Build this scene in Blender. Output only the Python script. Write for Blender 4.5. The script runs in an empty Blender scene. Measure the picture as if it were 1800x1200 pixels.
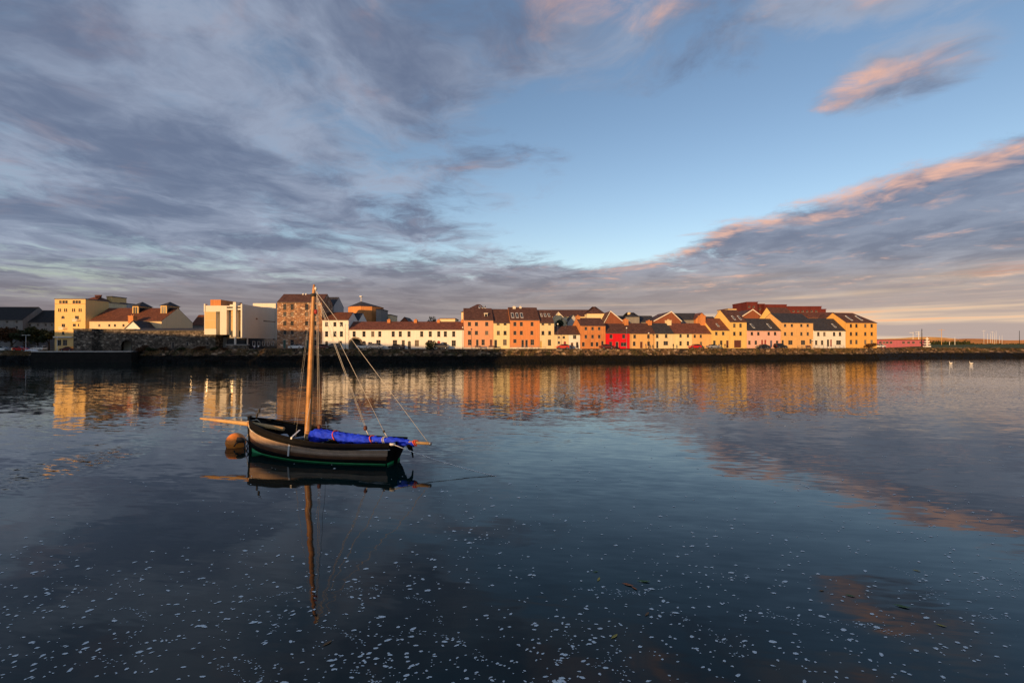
import bpy, bmesh, math, random
from mathutils import Vector, Matrix, noise as mnoise

R = math.radians
sc = bpy.context.scene
col = sc.collection
random.seed(7)

# ------------------------------------------------------------------ camera
F, CX, HY, H = 850.0, 900.0, 604.0, 5.6        # focal (px of an 1800 px wide frame), centre, horizon row, eye height
camd = bpy.data.cameras.new('camera')
camd.sensor_width = 36.0
camd.lens = 36.0 * F / 1800.0
camd.clip_start, camd.clip_end = 0.1, 20000
cam = bpy.data.objects.new('camera', camd)
cam.location = (0, 0, H)
cam.rotation_euler = (R(90) + math.atan((HY - 600) / F), 0, 0)
col.objects.link(cam)
sc.camera = cam

# ------------------------------------------------------------------ node helper
class NG:
    def __init__(s, nt): s.nt = nt; s.n = nt.nodes; s.l = nt.links
    def put(s, sock, v):
        if isinstance(v, bpy.types.NodeSocket): s.l.new(v, sock)
        elif v is not None: sock.default_value = v
    def m(s, op, a, b=None, c=None, clamp=False):
        n = s.n.new('ShaderNodeMath'); n.operation = op; n.use_clamp = clamp
        for i, v in enumerate((a, b, c)): s.put(n.inputs[i], v)
        return n.outputs[0]
    def sep(s, v):
        n = s.n.new('ShaderNodeSeparateXYZ'); s.put(n.inputs[0], v); return n.outputs
    def com(s, x, y, z=0.0):
        n = s.n.new('ShaderNodeCombineXYZ')
        for i, v in enumerate((x, y, z)): s.put(n.inputs[i], v)
        return n.outputs[0]
    def noise(s, vec, scale, detail=4, rough=.5, dist=0.0, lac=2.0, color=False):
        n = s.n.new('ShaderNodeTexNoise'); n.noise_dimensions = '3D'
        s.put(n.inputs['Vector'], vec); s.put(n.inputs['Scale'], scale); s.put(n.inputs['Detail'], detail)
        s.put(n.inputs['Roughness'], rough); s.put(n.inputs['Distortion'], dist); s.put(n.inputs['Lacunarity'], lac)
        return n.outputs['Color' if color else 'Fac']
    def ss(s, v, lo, hi, a=0.0, b=1.0):
        n = s.n.new('ShaderNodeMapRange'); n.interpolation_type = 'SMOOTHSTEP'
        s.put(n.inputs[0], v)
        for i, q in enumerate((lo, hi, a, b)): s.put(n.inputs[1 + i], q)
        return n.outputs[0]
    def mix(s, f, a, b, mode='MIX'):
        n = s.n.new('ShaderNodeMix'); n.data_type = 'RGBA'; n.blend_type = mode
        s.put(n.inputs[0], f)
        for k, v in ((6, a), (7, b)):
            if isinstance(v, (tuple, list)) and len(v) == 3: v = (*v, 1)
            s.put(n.inputs[k], v)
        return n.outputs[2]
    def vm(s, op, a, b=None, scale=None):
        n = s.n.new('ShaderNodeVectorMath'); n.operation = op
        s.put(n.inputs[0], a)
        if b is not None: s.put(n.inputs[1], b)
        if scale is not None: s.put(n.inputs['Scale'], scale)
        return n.outputs[0]

# ------------------------------------------------------------------ sun and sky
SUN_AZ, SUN_EL = R(32), R(5.0)                 # light travels towards +Y and +X, low evening sun behind the viewer's left
sd = bpy.data.lights.new('sun', 'SUN'); sd.energy = 5.0; sd.angle = R(0.6); sd.color = (1.0, .58, .235)
sun = bpy.data.objects.new('sun', sd)
ld = Vector((math.sin(SUN_AZ) * math.cos(SUN_EL), math.cos(SUN_AZ) * math.cos(SUN_EL), -math.sin(SUN_EL)))
sun.rotation_euler = ld.to_track_quat('-Z', 'Y').to_euler()
sun.location = (-120, -180, 40)
col.objects.link(sun)

world = bpy.data.worlds.new('World'); sc.world = world; world.use_nodes = True
g = NG(world.node_tree); g.n.clear()
sky = g.n.new('ShaderNodeTexSky'); sky.sky_type = 'NISHITA'; sky.sun_disc = False
sky.sun_elevation = SUN_EL; sky.sun_rotation = R(180) + SUN_AZ
sky.air_density = 1.0; sky.dust_density = .6; sky.ozone_density = 2.0; sky.altitude = 0
tc = g.n.new('ShaderNodeTexCoord')
dx, dy, dz = g.sep(tc.outputs['Generated'])
el = g.m('MAXIMUM', dz, 0.0)
den = g.m('ADD', el, .045)
px, py = g.m('DIVIDE', dx, den), g.m('DIVIDE', dy, den)
ca, sa = math.cos(R(10)), math.sin(R(10))
u = g.m('SUBTRACT', g.m('MULTIPLY', px, ca), g.m('MULTIPLY', py, sa))     # across the cloud streets
v = g.m('ADD', g.m('MULTIPLY', px, sa), g.m('MULTIPLY', py, ca))          # along them
SK = 10.0
def c10(r, gg, b): return (r * SK, gg * SK, b * SK, 1)
def srgb(r, gg, b):
    f = lambda q: (q / 255 / 12.92) if q / 255 <= .04045 else ((q / 255 + .055) / 1.055) ** 2.4
    return f(r), f(gg), f(b)
def density(du, dv, detail):
    """cloud amount over the plane of the cloud layer, sampled with an offset"""
    uu, vv = g.m('ADD', u, du), g.m('ADD', v, dv)
    p = g.com(uu, g.m('MULTIPLY', vv, .80), 3.7)
    warp = g.vm('SCALE', g.vm('SUBTRACT', g.noise(p, 1.1, 3, .55, color=True), (.5, .5, .5)), scale=.75)
    pw = g.vm('ADD', p, warp)
    big = g.noise(pw, .8, 2, .5)
    fine = g.noise(g.vm('ADD', g.com(uu, g.m('MULTIPLY', vv, 1.1), 9.1), g.vm('SCALE', warp, scale=1.25)), 2.7, detail, .68)
    f = g.m('ADD', g.m('MULTIPLY', big, .9), g.m('MULTIPLY', fine, .85))        # about .82 on average
    left = g.ss(uu, -.05, -1.5, 0, .34)
    right = g.ss(g.m('ADD', uu, g.m('MULTIPLY', vv, .6)), 2.45, 3.55, -.04, .46)
    low = g.ss(vv, 4.0, 7.0, 0, .38)
    gap = g.m('MULTIPLY', g.ss(uu, -.6, .1, 0, 1), g.ss(uu, 1.9, 1.3, 0, 1))
    gap = g.m('MULTIPLY', gap, g.ss(vv, 7, 4.2, 0, -.17))
    b = g.m('ADD', g.m('ADD', left, right), g.m('ADD', low, gap))
    for bu, bv, ru, rv, amp in ((.24, 1.48, .46, .36, .42), (1.02, 1.84, .26, .24, .56), (-.5, 1.45, .38, .36, .22), (1.05, 1.32, .5, .28, .30), (.72, 2.2, .2, .16, .14)):
        q1 = g.m('DIVIDE', g.m('SUBTRACT', uu, bu), ru); q2 = g.m('DIVIDE', g.m('SUBTRACT', vv, bv), rv)
        rr = g.m('ADD', g.m('MULTIPLY', q1, q1), g.m('MULTIPLY', q2, q2))
        b = g.m('ADD', b, g.ss(rr, 2.2, 0, 0, amp))
    return g.m('ADD', f, b), pw
f0, pw = density(0.0, 0.0, 8)
f1, _ = density(-.13, -.20, 3)                     # a step towards the sun
amount = g.ss(f0, .88, 1.22)
lit = g.ss(g.m('SUBTRACT', f0, f1), .06, .50)
shade = g.noise(g.vm('ADD', pw, (5.1, 2.2, 0)), 1.7, 6, .6)
thick = g.ss(f0, 1.0, 1.45)
cdark = g.mix(g.ss(v, 2.0, 7.0), c10(*srgb(100, 112, 138)), c10(*srgb(118, 112, 124)))
clight = g.mix(g.ss(v, 2.0, 8.0), c10(*srgb(158, 169, 190)), c10(*srgb(176, 168, 172)))
ccol = g.mix(g.ss(shade, .34, .66), cdark, clight)
ccol = g.mix(g.m('MULTIPLY', thick, .55), ccol, cdark)
warm = g.ss(u, -1.4, 1.2, .12, .92)
ccol = g.mix(g.m('MULTIPLY', lit, warm), ccol, c10(*srgb(238, 182, 154)))
# clear air: the sky model, lifted a little with height as the thin high veil does
clear = g.mix(1.0, sky.outputs[0], g.mix(g.ss(dz, .08, .5), (3.1, 2.7, 2.75), (2.45, 2.2, 2.3)), 'MULTIPLY')
skyc = g.mix(g.m('MULTIPLY', amount, .93), clear, ccol)
# long thin bands of cloud just above the horizon
az = g.m('ARCTAN2', dx, dy)
hb = g.com(g.m('MULTIPLY', az, 2.2), g.m('MULTIPLY', dz, 52.0), 1.3)
hw = g.vm('ADD', hb, g.vm('SCALE', g.noise(hb, 1.2, 3, .5, color=True), scale=.8))
strip = g.noise(hw, 1.0, 6, .55)
east = g.ss(az, -.25, .62, 0, 1)
hglow = g.mix(east, c10(*srgb(150, 142, 142)), c10(*srgb(236, 205, 172)))
hgrey = g.mix(east, c10(*srgb(122, 112, 115)), c10(*srgb(180, 162, 154)))
hcol = g.mix(g.ss(strip, .42, .66), hgrey, hglow)
hcol = g.mix(g.m('MULTIPLY', g.ss(strip, .56, .70), east), hcol, c10(*srgb(255, 176, 118)))
hfac = g.m('MULTIPLY', g.ss(dz, .155, .03), g.ss(east, 0, 1, .75, .95))
skyc = g.mix(hfac, skyc, hcol)
bg = g.n.new('ShaderNodeBackground'); bg.inputs[1].default_value = 1.0 / SK
g.l.new(skyc, bg.inputs[0])
world.cycles.sampling_method = 'MANUAL'; world.cycles.sample_map_resolution = 512
wo = g.n.new('ShaderNodeOutputWorld'); g.l.new(bg.outputs[0], wo.inputs[0])

sc.view_settings.view_transform = 'Standard'; sc.view_settings.look = 'None'
sc.view_settings.gamma = 1.0; sc.view_settings.exposure = 0.12; sc.view_settings.use_curve_mapping = False
sc.cycles.use_denoising = True
sc.cycles.max_bounces = 6; sc.cycles.diffuse_bounces = 2; sc.cycles.glossy_bounces = 4; sc.cycles.transmission_bounces = 3
sc.cycles.caustics_reflective = False; sc.cycles.caustics_refractive = False

# ------------------------------------------------------------------ helpers
def at(x, y, Y):
    """photo pixel and depth -> point"""
    return Vector(((x - CX) * Y / F, Y, H - (y - HY) * Y / F))

def tag(o, label=None, cat=None, group=None, kind=None):
    if label: o['label'] = label
    if cat: o['category'] = cat
    if group: o['group'] = group
    if kind: o['kind'] = kind
    return o

def empty(name, loc=(0, 0, 0), rz=0.0):
    o = bpy.data.objects.new(name, None); o.location = loc; o.rotation_euler = (0, 0, rz)
    o.empty_display_size = .3
    col.objects.link(o); return o

class MB:
    def __init__(s): s.v = []; s.f = []; s.mi = []; s.sm = []
    def add(s, vs, fs, mi=0, smooth=False):
        k = len(s.v); s.v += [tuple(q) for q in vs]
        for f in fs: s.f.append(tuple(i + k for i in f)); s.mi.append(mi); s.sm.append(smooth)
        return s
    def box(s, x0, x1, y0, y1, z0, z1, mi=0):
        return s.add([(x0, y0, z0), (x1, y0, z0), (x1, y1, z0), (x0, y1, z0), (x0, y0, z1), (x1, y0, z1), (x1, y1, z1), (x0, y1, z1)],
                     [(0, 3, 2, 1), (4, 5, 6, 7), (0, 1, 5, 4), (1, 2, 6, 5), (2, 3, 7, 6), (3, 0, 4, 7)], mi)
    def prism(s, poly, axis, a, b, mi=0):
        """poly in the two other axes, extruded from a to b along axis"""
        n = len(poly); vs = []
        for t in (a, b):
            for p, q in poly: vs.append({'x': (t, p, q), 'y': (p, t, q), 'z': (p, q, t)}[axis])
        fs = [tuple(range(n))[::-1], tuple(range(n, 2 * n))] + [(i, (i + 1) % n, n + (i + 1) % n, n + i) for i in range(n)]
        return s.add(vs, fs, mi)
    def tube(s, pts, r, n=6, mi=0, caps=True):
        pts = [Vector(p) for p in pts]; rs = r if isinstance(r, (list, tuple)) else [r] * len(pts)
        vs = []; up = None
        for i, p in enumerate(pts):
            d = (pts[min(i + 1, len(pts) - 1)] - pts[max(i - 1, 0)]).normalized()
            if up is None:
                up = Vector((0, 0, 1)) if abs(d.z) < .9 else Vector((1, 0, 0))
            a = d.cross(up).normalized(); b = a.cross(d).normalized(); up = b
            for k in range(n):
                t = 2 * math.pi * k / n
                vs.append(p + a * (math.cos(t) * rs[i]) + b * (math.sin(t) * rs[i]))
        fs = [(i * n + k, i * n + (k + 1) % n, (i + 1) * n + (k + 1) % n, (i + 1) * n + k) for i in range(len(pts) - 1) for k in range(n)]
        if caps: fs += [tuple(range(n))[::-1], tuple((len(pts) - 1) * n + k for k in range(n))]
        return s.add(vs, fs, mi, True)
    def lathe(s, prof, n=12, c=(0, 0, 0), mi=0):
        vs = []; m = len(prof)
        for k in range(n):
            t = 2 * math.pi * k / n
            for r, z in prof: vs.append((c[0] + r * math.cos(t), c[1] + r * math.sin(t), c[2] + z))
        fs = [(k * m + i, ((k + 1) % n) * m + i, ((k + 1) % n) * m + i + 1, k * m + i + 1) for k in range(n) for i in range(m - 1)]
        return s.add(vs, fs, mi, True)
    def mesh(s, name, mats):
        me = bpy.data.meshes.new(name); me.from_pydata(s.v, [], s.f)
        me.polygons.foreach_set('material_index', s.mi); me.polygons.foreach_set('use_smooth', s.sm)
        for m in (mats if isinstance(mats, (list, tuple)) else [mats]): me.materials.append(m)
        me.update(); return me
    def build(s, name, mats, parent=None, fix=False):
        me = s.mesh(name, mats)
        if fix:
            bm = bmesh.new(); bm.from_mesh(me); bmesh.ops.remove_doubles(bm, verts=bm.verts, dist=1e-5)
            bmesh.ops.recalc_face_normals(bm, faces=bm.faces); bm.to_mesh(me); bm.free()
        o = bpy.data.objects.new(name, me); col.objects.link(o)
        if parent: o.parent = parent
        return o

def clone(o, parent=None):
    c = o.copy(); col.objects.link(c); c.parent = parent
    for ch in list(o.children): clone(ch, c)
    return c

def mesh_obj(name, me, parent=None):
    o = bpy.data.objects.new(name, me); col.objects.link(o); o.parent = parent; return o

# ------------------------------------------------------------------ materials
def mat(name, c, rough=.8, var=.25, scale=1.0, fine=9.0, bump=0.0, spec=.3, streak=0.0, metal=0.0):
    m = bpy.data.materials.new(name); m.use_nodes = True
    g = NG(m.node_tree); b = m.node_tree.nodes['Principled BSDF']
    t = g.n.new('ShaderNodeTexCoord').outputs['Object']
    n1 = g.noise(t, scale, 5, .6); n2 = g.noise(t, fine, 3, .6)
    k = g.m('ADD', g.m('MULTIPLY', n1, .65), g.m('MULTIPLY', n2, .35))
    if streak:
        x, y, z = g.sep(t); st = g.noise(g.com(g.m('MULTIPLY', x, 2.2), g.m('MULTIPLY', y, 2.2), g.m('MULTIPLY', z, .18)), 1.0, 4, .6)
        k = g.m('ADD', g.m('MULTIPLY', k, 1 - streak), g.m('MULTIPLY', st, streak))
    lo = tuple(q * (1 - var) for q in c); hi = tuple(min(q * (1 + var), .95) for q in c)
    g.l.new(g.mix(g.ss(k, .3, .7), lo, hi), b.inputs['Base Color'])
    b.inputs['Roughness'].default_value = rough; b.inputs['Specular IOR Level'].default_value = spec; b.inputs['Metallic'].default_value = metal
    if bump:
        bn = g.n.new('ShaderNodeBump'); bn.inputs['Strength'].default_value = 1; bn.inputs['Distance'].default_value = bump
        g.l.new(k, bn.inputs['Height']); g.l.new(bn.outputs[0], b.inputs['Normal'])
    return m

def mat_stone(name, dark, mid, light, scale=1.6, mortar=.05, sx=1.0, bump=.04):
    """coursed rubble: each stone has its own tone"""
    m = bpy.data.materials.new(name); m.use_nodes = True
    g = NG(m.node_tree); b = m.node_tree.nodes['Principled BSDF']
    t = g.n.new('ShaderNodeTexCoord').outputs['Object']
    t2 = g.vm('MULTIPLY', t, (sx, sx, 1.7))
    t2 = g.vm('ADD', t2, g.vm('SCALE', g.noise(t, 2.0, 2, color=True), scale=.25))
    vo = g.n.new('ShaderNodeTexVoronoi'); vo.inputs['Scale'].default_value = scale; g.l.new(t2, vo.inputs['Vector'])
    ve = g.n.new('ShaderNodeTexVoronoi'); ve.feature = 'DISTANCE_TO_EDGE'; ve.inputs['Scale'].default_value = scale; g.l.new(t2, ve.inputs['Vector'])
    r = g.sep(vo.outputs['Color'])
    c = g.mix(g.ss(r[0], .1, .9), dark, mid)
    c = g.mix(g.ss(r[1], .72, .95), c, light)
    c = g.mix(g.m('MULTIPLY', g.noise(t, 9, 3), .5), c, dark)
    c = g.mix(g.ss(g.noise(t, .35, 3), .45, .7, 0, .6), c, dark)
    c = g.mix(g.ss(ve.outputs['Distance'], mortar, 0, 0, .75), c, tuple(q * .5 for q in dark))
    g.l.new(c, b.inputs['Base Color']); b.inputs['Roughness'].default_value = .9; b.inputs['Specular IOR Level'].default_value = .2
    bn = g.n.new('ShaderNodeBump'); bn.inputs['Distance'].default_value = bump
    g.l.new(g.ss(ve.outputs['Distance'], 0, .12), bn.inputs['Height']); g.l.new(bn.outputs[0], b.inputs['Normal'])
    return m

def mat_roof(name, c, var=.35, rough=.75, warm=None):
    """slates in courses, each a little different"""
    m = bpy.data.materials.new(name); m.use_nodes = True
    g = NG(m.node_tree); b = m.node_tree.nodes['Principled BSDF']
    t = g.n.new('ShaderNodeTexCoord').outputs['Object']
    br = g.n.new('ShaderNodeTexBrick'); x, y, z = g.sep(t)
    g.l.new(g.com(g.m('ADD', x, g.m('MULTIPLY', y, .15)), g.m('MULTIPLY', z, 1.6)), br.inputs['Vector'])
    br.inputs['Scale'].default_value = 1.0; br.inputs['Brick Width'].default_value = .5; br.inputs['Row Height'].default_value = .32
    br.inputs['Mortar Size'].default_value = .02; br.inputs['Bias'].default_value = 0
    lo = tuple(q * (1 - var) for q in c); hi = tuple(q * (1 + var) for q in c)
    br.inputs['Color1'].default_value = (*lo, 1); br.inputs['Color2'].default_value = (*hi, 1); br.inputs['Mortar'].default_value = (*[q * .4 for q in c], 1)
    cc = g.mix(g.ss(g.noise(t, .7, 5, .65), .35, .7, 0, .6), br.outputs[0], warm or tuple(q * .55 for q in c))
    cc = g.mix(g.ss(g.noise(t, 3.0, 3, .6), .56, .72, 0, .45), cc, (c[0] * 1.9, c[1] * 1.9, c[2] * 1.7))
    g.l.new(cc, b.inputs['Base Color']); b.inputs['Roughness'].default_value = rough; b.inputs['Specular IOR Level'].default_value = .3
    bn = g.n.new('ShaderNodeBump'); bn.inputs['Distance'].default_value = .02
    g.l.new(br.outputs['Fac'], bn.inputs['Height']); bn.invert = True; g.l.new(bn.outputs[0], b.inputs['Normal'])
    return m

def mat_glass(name, c=(.012, .014, .018), rough=.08):
    m = bpy.data.materials.new(name); m.use_nodes = True
    g = NG(m.node_tree); b = m.node_tree.nodes['Principled BSDF']
    oi = g.n.new('ShaderNodeObjectInfo').outputs['Random']
    # some panes have blinds or curtains drawn behind them
    g.l.new(g.mix(g.ss(oi, .78, .95, 0, .7), c, (.20, .16, .12)), b.inputs['Base Color'])
    b.inputs['Roughness'].default_value = rough; b.inputs['IOR'].default_value = 1.5
    return m

M = {}
def wallmat(key, c, var=.10):
    M[key] = mat(key, c, .85, var, .35, 5.0, .006, .2, streak=.55); return M[key]
wallmat('white', (.78, .74, .66), .08); wallmat('cream', (.74, .60, .36)); wallmat('paleyellow', (.76, .62, .34)); wallmat('yellow', (.74, .50, .17))
wallmat('ochre', (.72, .40, .11)); wallmat('amber', (.70, .42, .17)); wallmat('salmon', (.66, .33, .19)); wallmat('terracotta', (.62, .25, .10)); wallmat('brickorange', (.55, .22, .08), .25)
wallmat('red', (.62, .012, .022), .08); wallmat('pink', (.74, .44, .36)); wallmat('greywall', (.42, .41, .40)); wallmat('museum', (.72, .66, .54), .05); wallmat('panel', (.66, .44, .20), .06)
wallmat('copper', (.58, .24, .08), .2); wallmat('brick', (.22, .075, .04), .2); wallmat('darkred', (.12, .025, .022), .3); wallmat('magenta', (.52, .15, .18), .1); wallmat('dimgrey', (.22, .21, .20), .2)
wallmat('tower', (.76, .51, .21), .06); wallmat('hall', (.74, .56, .34), .06)
M['warehouse'] = mat_stone('warehouse', (.22, .12, .075), (.52, .28, .15), (.72, .55, .40), 1.5)
M['greystone'] = mat_stone('greystone', (.060, .050, .040), (.21, .165, .125), (.46, .39, .30), 1.35)
M['roof_tile'] = mat_roof('roof_tile', (.20, .072, .045), .35)
M['roof_brown'] = mat_roof('roof_brown', (.125, .058, .042), .35)
M['roof_slate'] = mat_roof('roof_slate', (.055, .052, .058), .3)
M['roof_black'] = mat_roof('roof_black', (.022, .02, .02), .3)
M['roof_rust'] = mat_roof('roof_rust', (.19, .065, .03), .35)
M['glass'] = mat_glass('glass'); M['glass_sky'] = mat_glass('glass_sky', (.05, .06, .07), .05)
M['frame'] = mat('frame', (.34, .29, .24), .5, .08); M['frame_dark'] = mat('frame_dark', (.05, .035, .03), .5, .2)
M['door_red'] = mat('door_red', (.32, .03, .03), .45, .15); M['door_dark'] = mat('door_dark', (.03, .028, .03), .45, .2); M['door_brown'] = mat('door_brown', (.12, .04, .025), .5, .2)
M['door_green'] = mat('door_green', (.03, .08, .07), .5, .2); M['door_yellow'] = mat('door_yellow', (.66, .40, .04), .5, .1); M['door_blue'] = mat('door_blue', (.06, .08, .16), .5, .15)
M['trim'] = mat('trim', (.72, .66, .56), .6, .08); M['steel'] = mat('steel', (.30, .30, .31), .45, .15, metal=.6); M['blackmetal'] = mat('blackmetal', (.02, .02, .022), .5, .2)
M['whitepaint'] = mat('whitepaint', (.78, .77, .74), .5, .06); M['concrete'] = mat('concrete', (.30, .28, .26), .9, .25, .6, 7, .01)
M['lead'] = mat('lead', (.10, .10, .11), .6, .2)

# ------------------------------------------------------------------ shore, water, land
SHORE = [(-400, 147), (-150, 147), (60, 146), (240, 145), (420, 143), (560, 142), (815, 141), (949, 143.5), (1108, 148.5), (1250, 154.5), (1373, 161), (1541, 172), (1610, 184), (1700, 189), (1950, 191), (2300, 196)]
FRONT = [(-400, 150), (815, 150), (949, 153), (1108, 158.5), (1250, 164.5), (1373, 171), (1541, 181), (2300, 215)]
def interp(tab, x):
    for (x0, y0), (x1, y1) in zip(tab, tab[1:]):
        if x <= x1: return y0 + (y1 - y0) * (x - x0) / (x1 - x0)
    return tab[-1][1]
def street_z(x):
    t = min(max((x - 235) / 60, 0), 1); return 3.2 + .8 * t

shore = []                                             # dense points (px, X, Y) along the water's edge
x = -400.0
while x <= 2300:
    Y = interp(SHORE, x); shore.append((x, (x - CX) * Y / F, Y)); x += 4.0

def water_material():
    m = bpy.data.materials.new('river_water'); m.use_nodes = True
    g = NG(m.node_tree); b = m.node_tree.nodes['Principled BSDF']
    pos = g.n.new('ShaderNodeNewGeometry').outputs['Position']
    X, Y, Z = g.sep(pos)
    p = g.com(X, Y, 0.0)
    # breeze: calm in the lee of the left bank, ruffled out on the open right-hand water
    lane = g.m('ADD', X, g.m('MULTIPLY', Y, .10))
    wind = g.m('MULTIPLY', g.ss(lane, -40, 30), g.ss(Y, 26, 55))
    patch = g.noise(g.com(g.m('MULTIPLY', X, .035), g.m('MULTIPLY', Y, .05), 0.0), 1.0, 3, .55)
    wind = g.m('MULTIPLY', wind, g.ss(patch, .30, .62, .55, 1.0))
    calm = g.ss(g.noise(g.com(g.m('MULTIPLY', X, .09), g.m('MULTIPLY', Y, .16), 4.0), 1.0, 3, .5), .35, .65, .45, 1.15)
    def slope(vec, scale, detail, sx, sy):
        c = g.vm('SUBTRACT', g.noise(vec, scale, detail, .5, color=True), (.5, .5, .5))
        return g.vm('MULTIPLY', c, (sx, sy, 0))
    sw = R(-7)
    xr = g.m('ADD', g.m('MULTIPLY', X, math.cos(sw)), g.m('MULTIPLY', Y, math.sin(sw)))
    yr = g.m('SUBTRACT', g.m('MULTIPLY', Y, math.cos(sw)), g.m('MULTIPLY', X, math.sin(sw)))
    s1 = slope(g.com(g.m('MULTIPLY', xr, .30), g.m('MULTIPLY', yr, .75), 0.0), 1.0, 2, .022, .045)
    s2 = slope(g.com(g.m('MULTIPLY', xr, 1.1), g.m('MULTIPLY', yr, 4.2), 2.0), 1.0, 2, .025, .085)
    s2 = g.vm('SCALE', s2, scale=g.m('MULTIPLY', calm, g.ss(Y, 13, 30, .65, 1.45)))
    s3 = slope(g.com(g.m('MULTIPLY', xr, 3.0), g.m('MULTIPLY', yr, 6.0), 7.0), 1.0, 3, .14, .30)
    s3 = g.vm('SCALE', s3, scale=wind)
    # a cat's-paw of ripples to the left that catches the light of the far facades
    q1 = g.m('DIVIDE', g.m('ADD', X, 20.5), 2.4); q2 = g.m('DIVIDE', g.m('SUBTRACT', Y, 21.5), 5.0)
    paw = g.ss(g.m('ADD', g.m('MULTIPLY', q1, q1), g.m('MULTIPLY', q2, q2)), 1.3, 0, 0, 1)
    s4 = g.vm('SCALE', slope(g.com(g.m('MULTIPLY', xr, 1.6), g.m('MULTIPLY', yr, 6.5), 9.0), 1.0, 2, .10, .62), scale=paw)
    s = g.vm('ADD', g.vm('ADD', s1, s2), g.vm('ADD', s3, s4))
    nrm = g.vm('NORMALIZE', g.vm('ADD', s, (0, 0, 1)))
    g.l.new(nrm, b.inputs['Normal'])
    murk = g.noise(g.com(g.m('MULTIPLY', X, .12), g.m('MULTIPLY', Y, .25), 0.0), 1.0, 4, .55)
    g.l.new(g.mix(g.ss(murk, .35, .65), (.002, .011, .010), (.004, .021, .019)), b.inputs['Base Color'])
    b.inputs['Roughness'].default_value = .03; b.inputs['IOR'].default_value = 1.33; b.inputs['Specular IOR Level'].default_value = .5
    return m
w = MB().add([(-900, -120, 0), (900, -120, 0), (900, 260, 0), (-900, 260, 0)], [(0, 1, 2, 3)])
tag(w.build('water', water_material()), kind='structure')

M['seabed'] = mat('seabed', (.05, .05, .04))
def bank_material():
    m = bpy.data.materials.new('quay_bank'); m.use_nodes = True
    g = NG(m.node_tree); b = m.node_tree.nodes['Principled BSDF']
    t = g.n.new('ShaderNodeNewGeometry').outputs['Position']
    vo = g.n.new('ShaderNodeTexVoronoi'); vo.inputs['Scale'].default_value = 1.1
    g.l.new(g.vm('MULTIPLY', t, (1, 1, 1.6)), vo.inputs['Vector'])
    r = g.sep(vo.outputs['Color'])
    c = g.mix(g.ss(r[0], .1, .9), (.035, .026, .018), (.19, .115, .065))
    c = g.mix(g.ss(r[1], .8, .95), c, (.40, .29, .19))
    c = g.mix(g.ss(g.noise(t, .5, 4), .45, .62, 0, .8), c, (.05, .045, .018))
    # bladder wrack covers everything the tide reaches
    z = g.sep(t)[2]
    tide = g.ss(g.m('ADD', z, g.m('MULTIPLY', g.m('SUBTRACT', g.noise(t, .6, 4), .5), 1.0)), 2.35, 1.75)
    c = g.mix(tide, c, (.007, .0062, .0045))
    g.l.new(c, b.inputs['Base Color']); b.inputs['Roughness'].default_value = .8; b.inputs['Specular IOR Level'].default_value = .15
    bn = g.n.new('ShaderNodeBump'); bn.inputs['Distance'].default_value = .12
    g.l.new(g.m('ADD', vo.outputs['Distance'], g.noise(t, 5, 4)), bn.inputs['Height']); g.l.new(bn.outputs[0], b.inputs['Normal'])
    return m
M['bank'] = bank_material()
PROF = [(0.0, -.6), (0.6, .05), (1.3, .5), (2.0, 1.0), (2.7, 1.5), (3.3, 2.0), (3.8, 2.5), (4.1, 3.0), (4.3, 3.45), (4.5, 3.8), (4.8, 4.0), (5.6, 4.0)]
bk = MB(); vs = []; np_ = len(PROF)
for i, (px_, X, Y) in enumerate(shore):
    zt = street_z(px_)
    for j, (d, z) in enumerate(PROF):
        zz = z if j < 2 else z * zt / 4.0
        n_ = mnoise.noise(Vector((X * .9, (Y + d) * .9, z * .9))) * (.35 if 0 < j < np_ - 2 else 0)
        n2 = mnoise.noise(Vector((X * .23, j * .4, 3))) * (.5 if j < np_ - 3 else .15 if j < np_ - 1 else 0)
        vs.append((X, Y + d * (1 if px_ < 1541 else min(1 + (px_ - 1541) / 60, 2.2)) + n_ + n2, zz + (n_ * .5 if 1 < j < np_ - 1 else 0)))
bk.add(vs, [(i * np_ + j, (i + 1) * np_ + j, (i + 1) * np_ + j + 1, i * np_ + j + 1) for i in range(len(shore) - 1) for j in range(np_ - 1)])
tag(bk.build('quay_bank', M['bank']), kind='structure')

M['land'] = mat('land', (.10, .08, .045), .95, .4, .05, .4); M['asphalt'] = mat('asphalt', (.055, .052, .05), .9, .25, .4, 4)
M['grass'] = mat('grass', (.060, .080, .016), .95, .4, .3, 3, .03); M['drygrass'] = mat('drygrass', (.15, .09, .035), .95, .4, .3, 3, .03)
ld_ = MB(); vs = []
for px_, X, Y in shore[::6]:
    k = 5.3 if px_ < 1541 else 5.3 * min(1 + (px_ - 1541) / 60, 2.2)
    vs += [(X, Y + k, street_z(px_) - .02), (X * 1.5, Y + 130, 4.0), (X * 40, 9000, 4.0)]
n_ = len(vs) // 3
ld_.add(vs, [(i * 3 + j, (i + 1) * 3 + j, (i + 1) * 3 + j + 1, i * 3 + j + 1) for i in range(n_ - 1) for j in (0, 1)])
tag(ld_.build('land', M['land']), kind='structure')
def strip(name, xa, xb, d0, d1, m, dz=.01, step=8, ztop=None):
    s = MB(); vs = []; x = xa
    while x <= xb:
        Y = interp(SHORE, x); X = (x - CX) * Y / F
        k = 1 if x < 1541 else min(1 + (x - 1541) / 60, 2.2)
        z = street_z(x) + dz
        vs += [(X, Y + d0 * k, z), (X, Y + d1 * k, z)]; x += step
    n = len(vs) // 2
    s.add(vs, [(i * 2, (i + 1) * 2, (i + 1) * 2 + 1, i * 2 + 1) for i in range(n - 1)])
    return tag(s.build(name, m), kind='structure')
strip('quay_road', 232, 1552, 5.2, 13.0, M['asphalt'], .012)
strip('quay_kerb', 400, 1552, 4.75, 5.15, M['concrete'], .14)
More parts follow.
